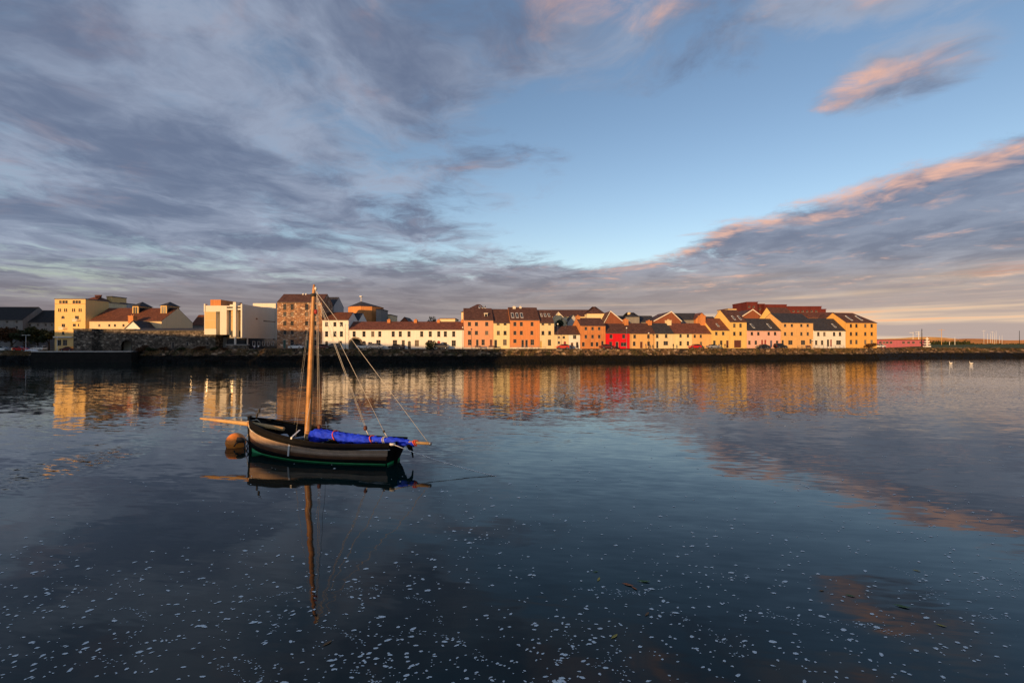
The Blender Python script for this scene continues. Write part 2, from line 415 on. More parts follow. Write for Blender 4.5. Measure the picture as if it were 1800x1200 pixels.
strip('grass_verge', -300, 62, 5.0, 12.0, M['grass'], .05)
pg = MB(); vs = []; x = 1600
while x <= 2200:
    Y = interp(SHORE, x); X = (x - CX) * Y / F; k = min((x - 1600) / 60, 1)
    vs += [(X, Y + 9.0, 3.7), (X, Y + 16, 4.05 + .5 * k), (X * 1.06, Y + 32, 4.05 + 1.0 * k), (X * 1.25, Y + 90, 4.1 + .95 * k)]; x += 10
n_ = len(vs) // 4; pg.add(vs, [(i * 4 + j, (i + 1) * 4 + j, (i + 1) * 4 + j + 1, i * 4 + j + 1) for i in range(n_ - 1) for j in range(3)], 0, True)
tag(pg.build('park_grass', M['grass']), kind='structure')
strip('slip_quay', 62, 232, -.6, 9.0, M['concrete'], .03)
# dark quay face under the slip
sl = MB(); 
pa, pb = interp(SHORE, 62), interp(SHORE, 232)
sl.box((62 - CX) * pa / F, (232 - CX) * pb / F, pa - 1.2, pa + 1.4, -.5, 3.2)
M['weedwall'] = mat('weedwall', (.012, .011, .009), .85, .5, .8, 5, .05)
tag(sl.build('slip_quay_face', M['weedwall']), kind='structure')
M['coping'] = mat('coping', (.50, .47, .43), .85, .2, .8, 6)
sl = MB(); sl.box((62 - CX) * pa / F + .02, (232 - CX) * pb / F, pa - 1.35, pa - .55, 3.1, 3.42)
tag(sl.build('slip_coping', M['coping']), kind='structure')

# low hills and shore far beyond the docks
M['hill'] = mat('hill', (.60, .34, .12), .95, .35, .004, .03); M['hill2'] = mat('hill2', (.50, .22, .07), .95, .35, .004, .03)
def ridge(xa, xb, Y, ys, m, seed):
    h = MB(); vs = []; n = 60
    for i in range(n + 1):
        x = xa + (xb - xa) * i / n
        t = i / n * (len(ys) - 1); k = min(int(t), len(ys) - 2); fr = t - k; fr = fr * fr * (3 - 2 * fr)
        y = ys[k] + (ys[k + 1] - ys[k]) * fr + mnoise.noise(Vector((x * .035, seed, 0))) * .8
        p = at(x, y, Y)
        vs += [(p.x, Y - 40, 3.9), (p.x, Y - 16, 3.9 + (p.z - 3.9) * .6), (p.x, Y, p.z), (p.x, Y + 200, 3.0)]
    h.add(vs, [(i * 4 + j, (i + 1) * 4 + j, (i + 1) * 4 + j + 1, i * 4 + j + 1) for i in range(n) for j in range(3)], 0, False)
    return tag(h.build('hill', m), kind='structure')
ridge(1350, 2100, 2600, [599, 594, 596, 592, 598, 599, 597, 600, 598], M['hill'], 1)
ridge(1560, 2150, 1700, [604, 597.5, 595, 598, 594, 596, 601, 600, 603], M['hill2'], 5)

# ------------------------------------------------------------------ buildings
class Facade:
    """a vertical front between two photo columns, standing on the ground"""
    def __init__(s, x0, x1, Y0, Y1, zb):
        s.P0 = Vector(((x0 - CX) * Y0 / F, Y0, zb)); P1 = Vector(((x1 - CX) * Y1 / F, Y1, zb))
        d = P1 - s.P0; s.W = d.length; s.t = d / s.W; s.n = Vector((-s.t.y, s.t.x, 0)); s.rz = math.atan2(d.y, d.x); s.zb = zb
    def px(s, x, y, off=0.0):
        """pixel -> (local x, local z) on the front plane pushed back by off"""
        r = Vector(((x - CX) / F, 1.0, 0)); Q = s.P0 + s.n * off
        k = (Q.x * s.n.x + Q.y * s.n.y) / (r.x * s.n.x + r.y * s.n.y)
        lx = (r * k - Q).dot(s.t); return lx, H + (HY - y) / F * k - s.zb

WIN = {}
def window_meshes(w, h, arch, bars, fm):
    key = (round(w, 2), round(h, 2), arch, bars, fm)
    if key not in WIN:
        a = MB(); b = .05
        a.box(0, b, 0, .08, 0, h); a.box(w - b, w, 0, .08, 0, h); a.box(b, w - b, 0, .08, 0, b); a.box(b, w - b, 0, .08, h - b, h)
        a.box(-.08, w + .08, -.2, .02, -.07, -.003)                                   # sill
        if bars >= 1: a.box(b, w - b, .01, .07, h * .5 - .02, h * .5 + .02)
        if bars >= 2: a.box(w / 2 - .02, w / 2 + .02, .012, .068, b, h - b)
        p = MB(); p.box(b * .8, w - b * .8, .04, .06, b * .8, h - b * .8)
        WIN[key] = (a.mesh('window', M[fm]), p.mesh('pane', M['glass']))
    return WIN[key]

def wall_grid(mb, W, Ht, holes, rev=.2):
    xs = sorted({0.0, W} | {q for h in holes for q in h[:2]}); zs = sorted({0.0, Ht} | {q for h in holes for q in h[2:4]})
    for a, b in zip(xs, xs[1:]):
        for c, d in zip(zs, zs[1:]):
            mx, mz = (a + b) / 2, (c + d) / 2
            if any(h[0] < mx < h[1] and h[2] < mz < h[3] for h in holes): continue
            mb.add([(a, 0, c), (b, 0, c), (b, 0, d), (a, 0, d)], [(0, 1, 2, 3)])
    for h in holes:
        x0, x1, z0, z1 = h[:4]
        mb.add([(x0, 0, z0), (x1, 0, z0), (x1, 0, z1), (x0, 0, z1), (x0, rev, z0), (x1, rev, z0), (x1, rev, z1), (x0, rev, z1)],
               [(0, 4, 5, 1), (1, 5, 6, 2), (2, 6, 7, 3), (3, 7, 4, 0)])
        if h[4]:                                                                      # arched head
            r = (x1 - x0) / 2; cx = (x0 + x1) / 2; zc = z1 - r * h[4]
            for sg in (-1, 1):
                arc = [(cx + sg * r * math.cos(t), zc + r * h[4] * math.sin(t)) for t in [i * math.pi / 2 / 6 for i in range(7)]]
                mb.prism(arc + [(cx + sg * r, z1 + .001)], 'y', .002, rev - .002)

def house(name, label, x0, x1, eave, ridge, depth, wall, roof, op=(), Y=None, zb=None, style='side', cat='house', group=None, chim=(), sky=(), hip=(0, 0), frame='frame',
          peak=None, barge=None, back=None, trim=True, plinth=None, over=.25, party=False):
    Y0, Y1 = (interp(FRONT, x0), interp(FRONT, x1)) if Y is None else (Y if isinstance(Y, tuple) else (Y, Y))
    if zb is None: zb = street_z((x0 + x1) / 2)
    fc = Facade(x0, x1, Y0, Y1, zb); W = fc.W
    xm = (x0 + x1) / 2
    ze = fc.px(xm, eave)[1]
    zr = fc.px(xm, ridge, 0 if style in ('front', 'flat') else depth / 2)[1]
    root = empty(name, fc.P0, fc.rz); tag(root, label, cat, group)
    holes, todo = [], []
    for k in op:
        kind, cx, ya, yb, wp = k[:5]; opt = k[5] if len(k) > 5 else None
        if kind in 'wav': wp *= 1.14
        xa, za = fc.px(cx - wp / 2, ya); xb, zz = fc.px(cx + wp / 2, yb)
        za = min(za, ze - .06); zz = max(zz, .02); xa = max(xa, .08); xb = min(xb, W - .08)
        xa, xb, za, zz = round(xa, 2), round(xb, 2), round(za, 2), round(zz, 2)
        if xb - xa < .3 or za - zz < .3: continue
        arch = {'a': .9, 'D': .9, 'g': .85}.get(kind, 0)
        holes.append((xa, xb, zz, za, arch)); todo.append((kind, opt))
    wb = MB(); wall_grid(wb, W, ze, holes)
    zt = ze - .02
    if style == 'front':
        pk = W / 2 if peak is None else fc.px(peak, ridge)[0]
        wb.add([(0, 0, ze), (W, 0, ze), (pk, 0, zr)], [(0, 1, 2)]); wb.add([(0, depth, 0), (W, depth, 0), (W, depth, ze), (pk, depth, zr), (0, depth, ze)], [(4, 3, 2, 1, 0)])
        wb.add([(0, 0, 0), (0, depth, 0), (0, depth, ze), (0, 0, ze)], [(3, 2, 1, 0)]); wb.add([(W, 0, 0), (W, depth, 0), (W, depth, ze), (W, 0, ze)], [(0, 1, 2, 3)])
    elif style == 'side':
        hl, hr = hip
        for X_, h_ in ((0, hl), (W, hr)):
            vs = [(X_, 0, 0), (X_, depth, 0), (X_, depth, ze)] + ([] if h_ else [(X_, depth / 2, zr)]) + [(X_, 0, ze)]
            wb.add(vs, [tuple(range(len(vs)))[::(-1 if X_ == 0 else 1)]])
        wb.add([(0, depth, 0), (W, depth, 0), (W, depth, ze), (0, depth, ze)], [(3, 2, 1, 0)])
    else:
        wb.add([(0, depth, 0), (W, depth, 0), (W, depth, ze), (0, depth, ze), (0, 0, 0), (W, 0, 0), (W, 0, ze), (0, 0, ze)], [(3, 2, 1, 0), (4, 0, 3, 7), (5, 6, 2, 1), (3, 7, 6, 2)])
    mw = M[wall]
    wo_ = wb.build('wall', mw, root)
    rb = MB(); th = .16; e = .004
    if style == 'side':
        hl, hr = hip; d2 = depth / 2; sl = (zr - ze) / d2; o = over; zo = ze - sl * o
        if not hl and not hr:
            rb.prism([(-o, zo), (d2, zr), (depth + o, zo), (depth + o, zo + th), (d2, zr + th), (-o, zo + th)], 'x', e, W - e)
        else:
            A = [(-o if hl else e, -o, zo), (W + (o if hr else -e), -o, zo), (W + (o if hr else -e), depth + o, zo), (-o if hl else e, depth + o, zo)]
            Bq = [(hl if hl else e, d2, zr + th), (W - hr if hr else W - e, d2, zr + th)]
            rb.add(A + Bq, [(0, 1, 5, 4), (1, 2, 5), (2, 3, 4, 5), (3, 0, 4), (3, 2, 1, 0)])
    elif style == 'front':
        sl = (zr - ze) / max(pk, .1); sr = (zr - ze) / max(W - pk, .1); o = .3
        rb.prism([(-o, ze - sl * o), (pk, zr), (W + o, ze - sr * o), (W + o, ze - sr * o + th), (pk, zr + th), (-o, ze - sl * o + th)], 'y', -.25, depth + .1)
    else:
        rb.box(-.15, W + .15, -.15, depth + .15, ze + .003, ze + .28)
    ro = rb.build('roof', M[roof], root)
    if barge and style == 'front':
        bb = MB()
        for (xa, za, xb, zb_) in ((-.3, ze - sl * .3, pk, zr), (W + .3, ze - sr * .3, pk, zr)):
            bb.add([(xa, -.32, za - .12), (xb, -.32, zb_ - .12), (xb, -.32, zb_ + .26), (xa, -.32, za + .26), (xa, -.252, za - .12), (xb, -.252, zb_ - .12), (xb, -.252, zb_ + .26), (xa, -.252, za + .26)],
                   [(0, 1, 2, 3), (7, 6, 5, 4), (0, 4, 5, 1), (1, 5, 6, 2), (2, 6, 7, 3), (3, 7, 4, 0)])
        bb.build('bargeboard', M[barge], ro, True)
    if style == 'side' and trim and not hip[0]:
        gt = MB(); gt.box(.02, W - .02, -over - .10, -over - .004, zo - .02, zo + .10); gt.build('gutter', M['lead'], ro)
    if plinth:
        pl = MB(); xs = [0.0] + [q for h in sorted(h_ for h_ in holes if h_[2] < .3) for q in h[:2]] + [W]
        for a, b in zip(xs[::2], xs[1::2]):
            if b - a > .05: pl.box(a, b, -.05, -.003, 0, plinth[0])
        pl.build('plinth', M[plinth[1]], root)
    for h, (kind, opt) in zip(holes, todo):
        xa, xb, zz, za = h[:4]; w_, h_ = xb - xa, za - zz
        if kind in 'wav':
            fm, pm = window_meshes(w_, h_, kind == 'a', 2 if kind == 'v' or w_ > 1.1 else 1, opt or frame)
            o = mesh_obj('window', fm, root); o.location = (xa, .1, zz)
            mesh_obj('pane', pm, o)
        elif kind in 'dD':
            d_ = MB(); d_.box(xa, xb, .12, .18, zz, za)
            for q in (0, 1):
                for r_ in (0, 1): d_.box(xa + w_ * (.14 + .4 * q), xa + w_ * (.46 + .4 * q), .10, .121, zz + h_ * (.08 + .44 * r_), zz + h_ * (.44 + .44 * r_))
            do = d_.build('door', M[opt or 'door_dark'], root)
            f_ = MB(); f_.box(xa, xa + .08, .02, .119, zz, za); f_.box(xb - .08, xb, .02, .119, zz, za); f_.box(xa + .08, xb - .08, .02, .119, za - .08, za)
            f_.build('door_frame', M['frame'], do)
        elif kind == 'g':
            g_ = MB(); g_.box(xa, xb, 4.0, 4.1, zz, za); g_.build('passage_wall', M['dimgrey'], root)
            r = w_ / 2; cx_ = (xa + xb) / 2; zc = za - r * .85; pts = []
            s_ = MB()
            arc = [(math.cos(t), math.sin(t)) for t in [i * math.pi / 10 for i in range(11)]]
            for (c0, s0), (c1, s1) in zip(arc, arc[1:]):
                s_.prism([(cx_ + (r - .05) * c0, zc + (r - .05) * .85 * s0), (cx_ + (r + .45) * c0, zc + (r + .5) * .85 * s0), (cx_ + (r + .45) * c1, zc + (r + .5) * .85 * s1), (cx_ + (r - .05) * c1, zc + (r - .05) * .85 * s1)], 'y', -.08, .1)
            for sg in (-1, 1): s_.box(*sorted((cx_ + sg * (r - .05), cx_ + sg * (r + .45))), -.08, .1, 0, zc)
            s_.build('arch_stones', M['greystone'], root, True)
    off = depth / 2 if style == 'side' else depth * .3
    for cxp, ya, yb, wp, cm in chim:
        xa, za = fc.px(cxp - wp / 2, ya, off); xb, zz = fc.px(cxp + wp / 2, yb, off)
        c = MB(); dd = min(max((xb - xa) * .8, .5), .9); zz = min(zz, zr - .4)
        ph = min(.35, (za - zz) * .25)
        c.box(xa, xb, off - dd, off + dd, zz, za - ph); c.box(xa - .08, xb + .08, off - dd - .08, off + dd + .08, za - ph - .22, za - ph - .06)
        for q in (-.45, .45): c.lathe([(.001, 0), (.15, 0), (.12, ph), (.08, ph), (.001, ph)], 8, ((xa + xb) / 2, off + dd * q, za - ph))
        c.build('chimney', M[cm], ro)
    for cxp, ya, yb, wp in sky:
        def hit(x, y):
            o_ = 0.0
            for _ in range(12):
                lx, lz = fc.px(x, y, o_); o_ = min(max((lz - th - ze) / (zr - ze) * depth / 2, 0), depth / 2)
            return lx, o_, ze + (zr - ze) * o_ / (depth / 2) + th
        xb0, yb0, zb0 = hit(cxp, yb); xt0, yt0, zt0 = hit(cxp, ya)
        hw = wp / 2 * Y0 / F; xc = (xb0 + xt0) / 2; s_ = MB()
        nn = Vector((0, -(zr - ze), depth / 2)).normalized()
        def slab(m_, x0_, x1_, t0, t1, h0, h1):
            v_ = []
            for hh in (h0, h1):
                for (xx, tt) in ((x0_, t0), (x1_, t0), (x1_, t1), (x0_, t1)):
                    b_ = Vector((xx, yb0 + (yt0 - yb0) * tt, zb0 + (zt0 - zb0) * tt)) + nn * hh; v_.append(b_)
            s_.add(v_, [(3, 2, 1, 0), (4, 5, 6, 7), (0, 1, 5, 4), (1, 2, 6, 5), (2, 3, 7, 6), (3, 0, 4, 7)], m_)
        slab(0, xc - hw, xc + hw, 0, 1, -.05, .07); slab(1, xc - hw + .07, xc + hw - .07, .08, .92, .06, .075)
        s_.build('skylight', [M['whitepaint'], M['glass_sky']], ro)
    return root, fc, ze, zr

def W_(cxs, ya, yb, w, opt=None, kind='w'): return [(kind, c, ya, yb, w, opt) if opt else (kind, c, ya, yb, w) for c in cxs]
T = 'houses along the far quay'
# stone warehouse with double roof
wc = [500.6, 513.4, 539, 553.5]
house('stone_warehouse', 'tall orange stone warehouse with brown roof rising behind the mast', 487, 566, 531, 517.5, 8.8, 'warehouse', 'roof_brown',
      W_(wc, 534, 544.2, 4.8, 'frame_dark') + W_(wc, 548.4, 555.8, 4.8) + W_(wc, 564.3, 571.8, 4.8, 'frame_dark') + W_(wc, 580.2, 587.5, 4.8) + [('d', 500, 597, 612, 5.5, 'door_green'), ('w', 513.4, 597, 607, 5.5), ('d', 539, 597, 612, 7, 'door_green'), ('w', 554, 598, 607, 5)],
      cat='warehouse', chim=[(533.5, 515.5, 519, 1.2, 'whitepaint'), (538.5, 515.5, 519, 1.2, 'whitepaint')])
house('gabled_house', 'pale gabled block with dark slate roof just behind the stone warehouse', 496, 587, 537, 523, 9.2, 'greywall', 'roof_slate', Y=160.5)
house('white_house', 'three storey white house with orange roof beside the stone warehouse', 566.3, 612.5, 562, 549.5, 9.0, 'white', 'roof_rust',
      W_([574.1, 588.6, 600.1], 565.8, 573.6, 4.6) + W_([574.1, 588.6, 600.1], 582, 591.7, 4.8) + [('D', 574.1, 599, 612.5, 5.2), ('w', 598, 599, 608.3, 5.2)], group=T)
house('gabled_house', 'white gabled block with dark roof behind the three storey white house', 575, 630.5, 563.5, 551, 9.2, 'white', 'roof_slate', Y=159.6)
up = [639.8, 655.3, 667.6, 691.2, 703.7, 719, 741.3, 756.4, 771.3, 782.9, 797.6]
house('terrace', 'long two storey white terrace with tiled roof and stone archway', 612.8, 815, 579, 566, 9.0, 'white', 'roof_tile',
      W_([622.5] + up, 582, 591.7, 4.8) + [('g', 625, 594.6, 612.9, 19.5), ('a', 639.9, 599, 608.5, 5.6), ('w', 650.6, 601, 608, 6), ('w', 665.2, 597.5, 607, 6.6), ('w', 694.2, 597.5, 607, 6.6),
      ('d', 708.9, 597.5, 613, 5.6), ('D', 719.6, 599, 613, 5.6), ('w', 732.8, 597.5, 608.3, 6.4), ('w', 755.8, 597.5, 607.5, 7), ('D', 771.2, 598.5, 613, 5.6, 'door_red'), ('w', 782.5, 601.5, 608, 5.6), ('w', 797.6, 598, 608.3, 6.4)],
      cat='terrace', group=T, chim=[(684.3, 560, 570, 5.2, 'brickorange'), (731, 560, 569.5, 5.4, 'brickorange'), (771, 560.5, 567.5, 5, 'brickorange'), (812.5, 561, 570, 4.2, 'brickorange')])
house('tall_house', 'salmon tall house with dormer at the end of the white terrace', 815.3, 867, 562, 542.5, 11, 'salmon', 'roof_brown',
      W_([825.3, 837.6, 855.7], 565.8, 573, 4.9) + W_([825.3, 837.6, 855.7], 581.4, 588.4, 4.9) + [('v', 825.8, 596.5, 606.5, 5.6), ('d', 839, 596.5, 611, 4.6), ('v', 849.3, 596.5, 606.5, 5), ('d', 863.2, 596.5, 611, 4.4, 'door_brown')],
      group=T, plinth=(.5, 'trim'))
house('narrow_house', 'narrow cream house between the two orange tall houses', 867.3, 896, 567, 544, 11, 'paleyellow', 'roof_brown',
      W_([875.8, 887.8], 567.8, 571.2, 4.4, 'frame_dark') + W_([876, 887.8], 581.4, 588.4, 4.6, 'frame_dark') + [('d', 871.3, 597, 611, 5.2), ('v', 887.6, 596.5, 606.5, 5.6)], group=T)
house('tall_house', 'orange tall house with three white skylights in its brown roof', 896.3, 948.6, 562, 541, 11, 'terracotta', 'roof_brown',
      W_([905.2, 916.5, 935.4], 565.8, 573, 4.6) + W_([905.2, 916.5, 935.1], 581.4, 588.4, 4.6) + [('w', 905.2, 596, 602.5, 5), ('d', 918.8, 597, 611, 4.6), ('d', 925.6, 597, 611, 4.6), ('v', 935.8, 596.5, 606.3, 5.6)],
      group=T, chim=[(903.5, 537.5, 542, 5, 'trim'), (914.5, 537.5, 542, 3.6, 'trim')], sky=[(900.9, 550, 558.6, 4.6), (908.8, 550, 558.6, 4.6), (916.9, 550, 558.6, 4.6)], plinth=(.45, 'trim'))
house('narrow_house', 'narrow cream house with yellow door right of the skylight house', 949, 974, 567, 545.5, 10, 'cream', 'roof_brown',
      W_([954.4, 966.2], 567.9, 571.5, 4.2) + W_([954.4, 966.2], 581.6, 588.4, 4.4, 'frame_dark') + [('w', 966, 596.7, 606.8, 5, 'frame_dark'), ('d', 950.8, 599, 610.5, 3.4, 'door_yellow')],
      group=T, sky=[(951.6, 551, 556.5, 3), (958.2, 551, 556.5, 3.6), (964.8, 551, 556.5, 3.6)])
house('cottage', 'small white cottage with arched red door', 974.2, 999.5, 587.4, 574, 8, 'cream', 'roof_brown',
      W_([982.4, 991.2], 590.7, 594.8, 4) + [('w', 982.4, 599.6, 604.5, 3.8), ('D', 993, 599.6, 611.5, 4.4, 'door_red')], group=T)
house('cottage', 'small white cottage with two dark doors left of the three storey orange house', 999.7, 1019.6, 587.4, 573.2, 8, 'white', 'roof_brown',
      [('w', 1010.3, 589, 595.3, 5.2), ('d', 1005.6, 602, 611.5, 4.6, 'door_brown'), ('d', 1014.6, 601, 611.5, 4.2)], group=T)
o3 = [1030, 1041.8, 1053.5]
house('orange_house', 'three storey mottled orange house with nine sash windows beside the red house', 1019.9, 1064.2, 572, 559.5, 8.5, 'brickorange', 'roof_brown',
      W_(o3, 574.4, 580.2, 4) + W_(o3, 588.4, 594.6, 4) + W_([1025.5, 1040.6, 1049.7], 601.2, 608.5, 4.2) + [('D', 1059, 599, 611.5, 4.4)], group=T, chim=[(1015.6, 553.5, 562, 5.6, 'brickorange')])
house('red_house', 'bright red two storey house', 1064.5, 1107, 585, 569.5, 8.2, 'red', 'roof_brown',
      W_([1074.2, 1096.5], 587.6, 594.5, 4.8) + [('w', 1073.6, 600.5, 607, 4.6), ('d', 1084.7, 600.5, 611.8, 5), ('v', 1096.3, 601.8, 608.3, 8.6)], group=T, chim=[(1099.5, 559.3, 572, 6.4, 'brickorange')])
house('cottage', 'tan orange two storey cottage right of the red house', 1107.3, 1151.6, 585.6, 568.8, 8.2, 'amber', 'roof_brown',
      W_([1115.8, 1140], 588, 594.6, 4.2) + [('w', 1115, 600.2, 607.6, 4.2), ('d', 1127.4, 600.2, 611.8, 4.8, 'door_brown'), ('w', 1140.3, 600.2, 607.6, 4.2)], group=T, chim=[(1140.6, 562, 572.5, 6, 'brickorange')])
house('cottage', 'pale cream cottage with wide shop window and slate roof', 1151.8, 1184.4, 585.6, 568.8, 8.2, 'cream', 'roof_slate',
      W_([1155.5, 1171.2], 587.4, 593.8, 4.2) + [('d', 1155.5, 599.5, 611.8, 4), ('v', 1170.5, 599.5, 606.5, 7)], group=T, chim=[(1174.6, 561, 575, 6.6, 'cream')])
house('cottage', 'pale yellow cottage between the slate roofed cottage and the red car', 1184.6, 1216.6, 585.6, 569, 8.2, 'paleyellow', 'roof_tile',
      W_([1196.5, 1209.5], 587.4, 593, 3.8) + W_([1196.5, 1209.5], 599.6, 607.2, 3.8), group=T)
house('cottage', 'amber cottage with tall orange chimney behind the red car', 1216.8, 1249.8, 585.6, 569, 8.2, 'amber', 'roof_tile',
      W_([1221.5, 1232.1], 588, 593.6, 3.6) + W_([1232.5], 600.4, 607.6, 3.8), group=T, chim=[(1233.6, 552.5, 573, 8, 'brickorange')])
house('yellow_house', 'yellow two storey house left of the taller house with maroon garage', 1250.2, 1281.8, 579.8, 560.4, 10, 'yellow', 'roof_tile',
      W_([1259.4, 1271.5], 583, 589, 4) + [('w', 1256, 598.3, 606, 4), ('w', 1268, 598.3, 606, 4), ('d', 1278.7, 598, 611, 4.4, 'door_brown')], group=T, sky=[(1261.5, 568.7, 574, 3.4)])
house('yellow_house', 'tall yellow house with maroon garage doors', 1282.2, 1312.6, 565.2, 545.5, 10, 'yellow', 'roof_brown',
      W_([1291, 1301.9], 568.6, 575.2, 3.8, 'frame_dark') + W_([1291, 1301.9], 583, 589.4, 3.8, 'frame_dark') + [('d', 1296.7, 597.6, 610.8, 12.6, 'door_brown')], group=T, sky=[(1289.5, 555, 562, 3.6), (1299.8, 555, 562, 3.6)])
house('pink_house', 'pale pink two storey house with red double doors', 1313, 1372.3, 580.2, 560.7, 10, 'pink', 'roof_slate',
      W_([1321.8, 1333.2, 1351.4, 1362.6], 583.3, 589, 3.8, 'frame_dark') + [('w', 1317.5, 598.5, 605.5, 4), ('w', 1328.9, 598.5, 605.5, 4), ('d', 1339.8, 597, 610, 3.4, 'door_red'), ('d', 1345.3, 597, 610, 3.4, 'door_red'), ('d', 1355.6, 598, 610, 4, 'door_blue'), ('w', 1366.2, 598.5, 605.5, 4)],
      group=T, sky=[(1322.5, 569, 576.5, 3.4), (1352, 569, 576.5, 3.4)])
house('orange_house', 'three storey orange yellow house behind the black parked jeep', 1373, 1429.4, 566.7, 551.6, 10, 'amber', 'roof_slate',
      W_([1380.4, 1392.3, 1409, 1420.2], 569.3, 574.6, 3.8) + W_([1380.4, 1392.3, 1409, 1420.2], 583.6, 589.8, 3.8) + [('d', 1376.1, 597.5, 609.5, 3.8), ('v', 1389.6, 598, 605.6, 6.8), ('v', 1411.8, 598, 605.6, 6.8), ('w', 1425, 596, 604, 3.6)], group=T)
house('gabled_house', 'high yellow gabled block peeking over the orange yellow house', 1364, 1400, 562, 541.5, 9, 'yellow', 'roof_brown', Y=(181.5, 184))
house('white_house', 'white two storey house between two tall yellow houses', 1430, 1486.2, 580.5, 560.7, 10, 'white', 'roof_slate',
      W_([1438.6, 1449.3, 1466.4, 1476.8], 583.5, 590.3, 3.8, 'frame_dark') + [('w', 1434.9, 598, 606, 4), ('w', 1445.4, 598, 606, 4), ('d', 1455.6, 596.5, 608.8, 4), ('d', 1460.9, 596.5, 608.8, 3, 'door_red'), ('v', 1474.3, 598, 605.6, 7.6)], group=T, sky=[(1466, 569, 575.5, 3.4)])
house('yellow_house', 'deep yellow three storey end house with hipped roof', 1486.6, 1541.4, 566.7, 551, 11, 'ochre', 'roof_brown',
      W_([1496, 1505.7, 1521.2, 1532.5], 569.3, 575.4, 3.6, 'frame_dark') + W_([1496, 1505.7, 1521.2, 1532.5], 583.6, 589.8, 3.6, 'frame_dark') + W_([1496, 1505.7, 1521.2, 1532.5], 597.2, 604.6, 3.8), group=T, hip=(0, 5.0), sky=[(1492.5, 555, 563, 3.4), (1510, 555, 563, 3.4)])

# dormer on the salmon house
dm = MB(); r0 = [o for o in bpy.data.objects if o.get('label', '').startswith('salmon tall')][0]
rf = [c for c in r0.children if c.name.startswith('roof')][0]
fc = Facade(815.3, 867, interp(FRONT, 815.3), interp(FRONT, 867), 4.0)
xa, za = fc.px(851.5, 551, 1.6); xb, zb_ = fc.px(857, 559, 1.6)
dm.box(xa, xb, 1.5, 4.0, zb_ - .3, za); dm.box(xa - .15, xb + .15, 1.3, 4.2, za + .002, za + .18); dm.build('dormer', M['trim'], rf)
dg = MB(); dg.box(xa + .12, xb - .12, 1.46, 1.496, zb_ + .1, za - .15); dg.build('dormer_window', M['glass'], rf)

# ------------------------------------------------------------------ buildings behind the quay row
B = 'buildings behind the quay row'
def back(name, label, x0, x1, eave, ridge, depth, wall, roof, Y, **k): return house(name, label, x0, x1, eave, ridge, depth, wall, roof, k.pop('op', ()), Y=Y, zb=4.0, group=B, cat=k.pop('cat', 'building'), **k)
back('gabled_house', 'small dark gable poking above the white terrace roof', 703, 719, 566, 557.5, 10, 'brick', 'roof_slate', 185, style='front')
back('flat_building', 'low cream flat roofed block above the white terrace', 773, 800, 560.4, 559, 12, 'cream', 'roof_rust', 190, style='flat')
back('roof_block', 'steep brown roofed block with red skylights above the salmon house', 811, 862, 548, 535.5, 12, 'cream', 'roof_brown', 168, hip=(5, 4), sky=[(843, 537.5, 541.5, 3), (848.5, 537.5, 541.5, 3), (853, 537.5, 541.5, 3)], cat='building')
back('terrace', 'long brown roofed block above the small white cottages', 950, 1041, 556, 545, 10, 'cream', 'roof_brown', 190)
back('gabled_house', 'cream gable with white bargeboard above the first white cottage', 966, 999, 567, 549.5, 12, 'cream', 'roof_brown', 174, style='front', peak=981.5, barge='trim')
back('gabled_house', 'greyish cream gable above the second white cottage', 998, 1017, 566, 553.2, 12, 'greywall', 'roof_slate', 172, style='front')
back('turret_block', 'brown pyramid roofed turret above the three storey orange house', 1032, 1063, 550.5, 539.5, 9, 'cream', 'roof_brown', 184, hip=(4, 4))
back('gabled_house', 'brown brick gable with white bargeboard above the red house', 1062, 1097, 567, 547.2, 14, 'brick', 'roof_brown', 174, style='front', peak=1073, barge='trim')
back('slate_block', 'dark slate roofed block behind the tan cottage', 1084, 1152, 566, 555.5, 10, 'dimgrey', 'roof_slate', 186)
back('turret_block', 'dark slate pyramid roof with cream chimney above the tan cottage', 1100, 1124, 556.5, 549.8, 8, 'dimgrey', 'roof_slate', 184, hip=(4, 4), chim=[(1105.5, 548.5, 553, 4, 'cream')])
back('gabled_house', 'big brown brick gable with white bargeboard above the pale cream cottage', 1150, 1197, 564, 548, 16, 'brick', 'roof_brown', 180, style='front', peak=1180, barge='trim')
back('slate_block', 'dark blue roofed block between brick gable and tall orange chimney', 1184, 1230, 562, 551, 10, 'dimgrey', 'roof_slate', 188)
back('gabled_house', 'orange gable wall beside the tall chimney of the amber cottage', 1223, 1244, 560, 550, 9, 'brickorange', 'roof_tile', 186, style='front')
back('slate_block', 'low slate block left of the tall yellow house', 1243, 1262, 564, 557, 9, 'dimgrey', 'roof_slate', 182)
back('flat_building', 'long cream flat topped block far behind the tall yellow house', 1280, 1345, 543, 541, 12, 'cream', 'roof_rust', 225, style='flat')
back('gabled_house', 'brick gable with cream bargeboard right of the tall yellow house', 1303, 1340, 557, 544.2, 14, 'brick', 'roof_brown', 190, style='front', peak=1323, barge='trim')
for lab, a, b_, t_ in (('dark red tower on the flat roofed block above the pink house', 1313, 1332, 530.5), ('dark red low block beside the rooftop tower', 1332, 1344, 533.8), ('dark red flat roofed block above the orange yellow house', 1344, 1383, 535),
                   ('long dark red flat roofed block above the white house', 1383, 1444, 538.2), ('dark red end block stepping down above the white house', 1444, 1452, 543)):
    back('flat_building', lab, a, b_, t_ + 1, t_, 14, 'darkred', 'darkred', 215 if a != 1332 else 218, style='flat',
         op=[('w', a + (i + .5) * 8, t_ + 7, t_ + 10, 3.4) for i in range(int((b_ - a) / 8))])
back('terrace', 'low brown roof linking towards the deep yellow end house', 1421, 1482, 558, 549.5, 12, 'brick', 'roof_rust', 205)
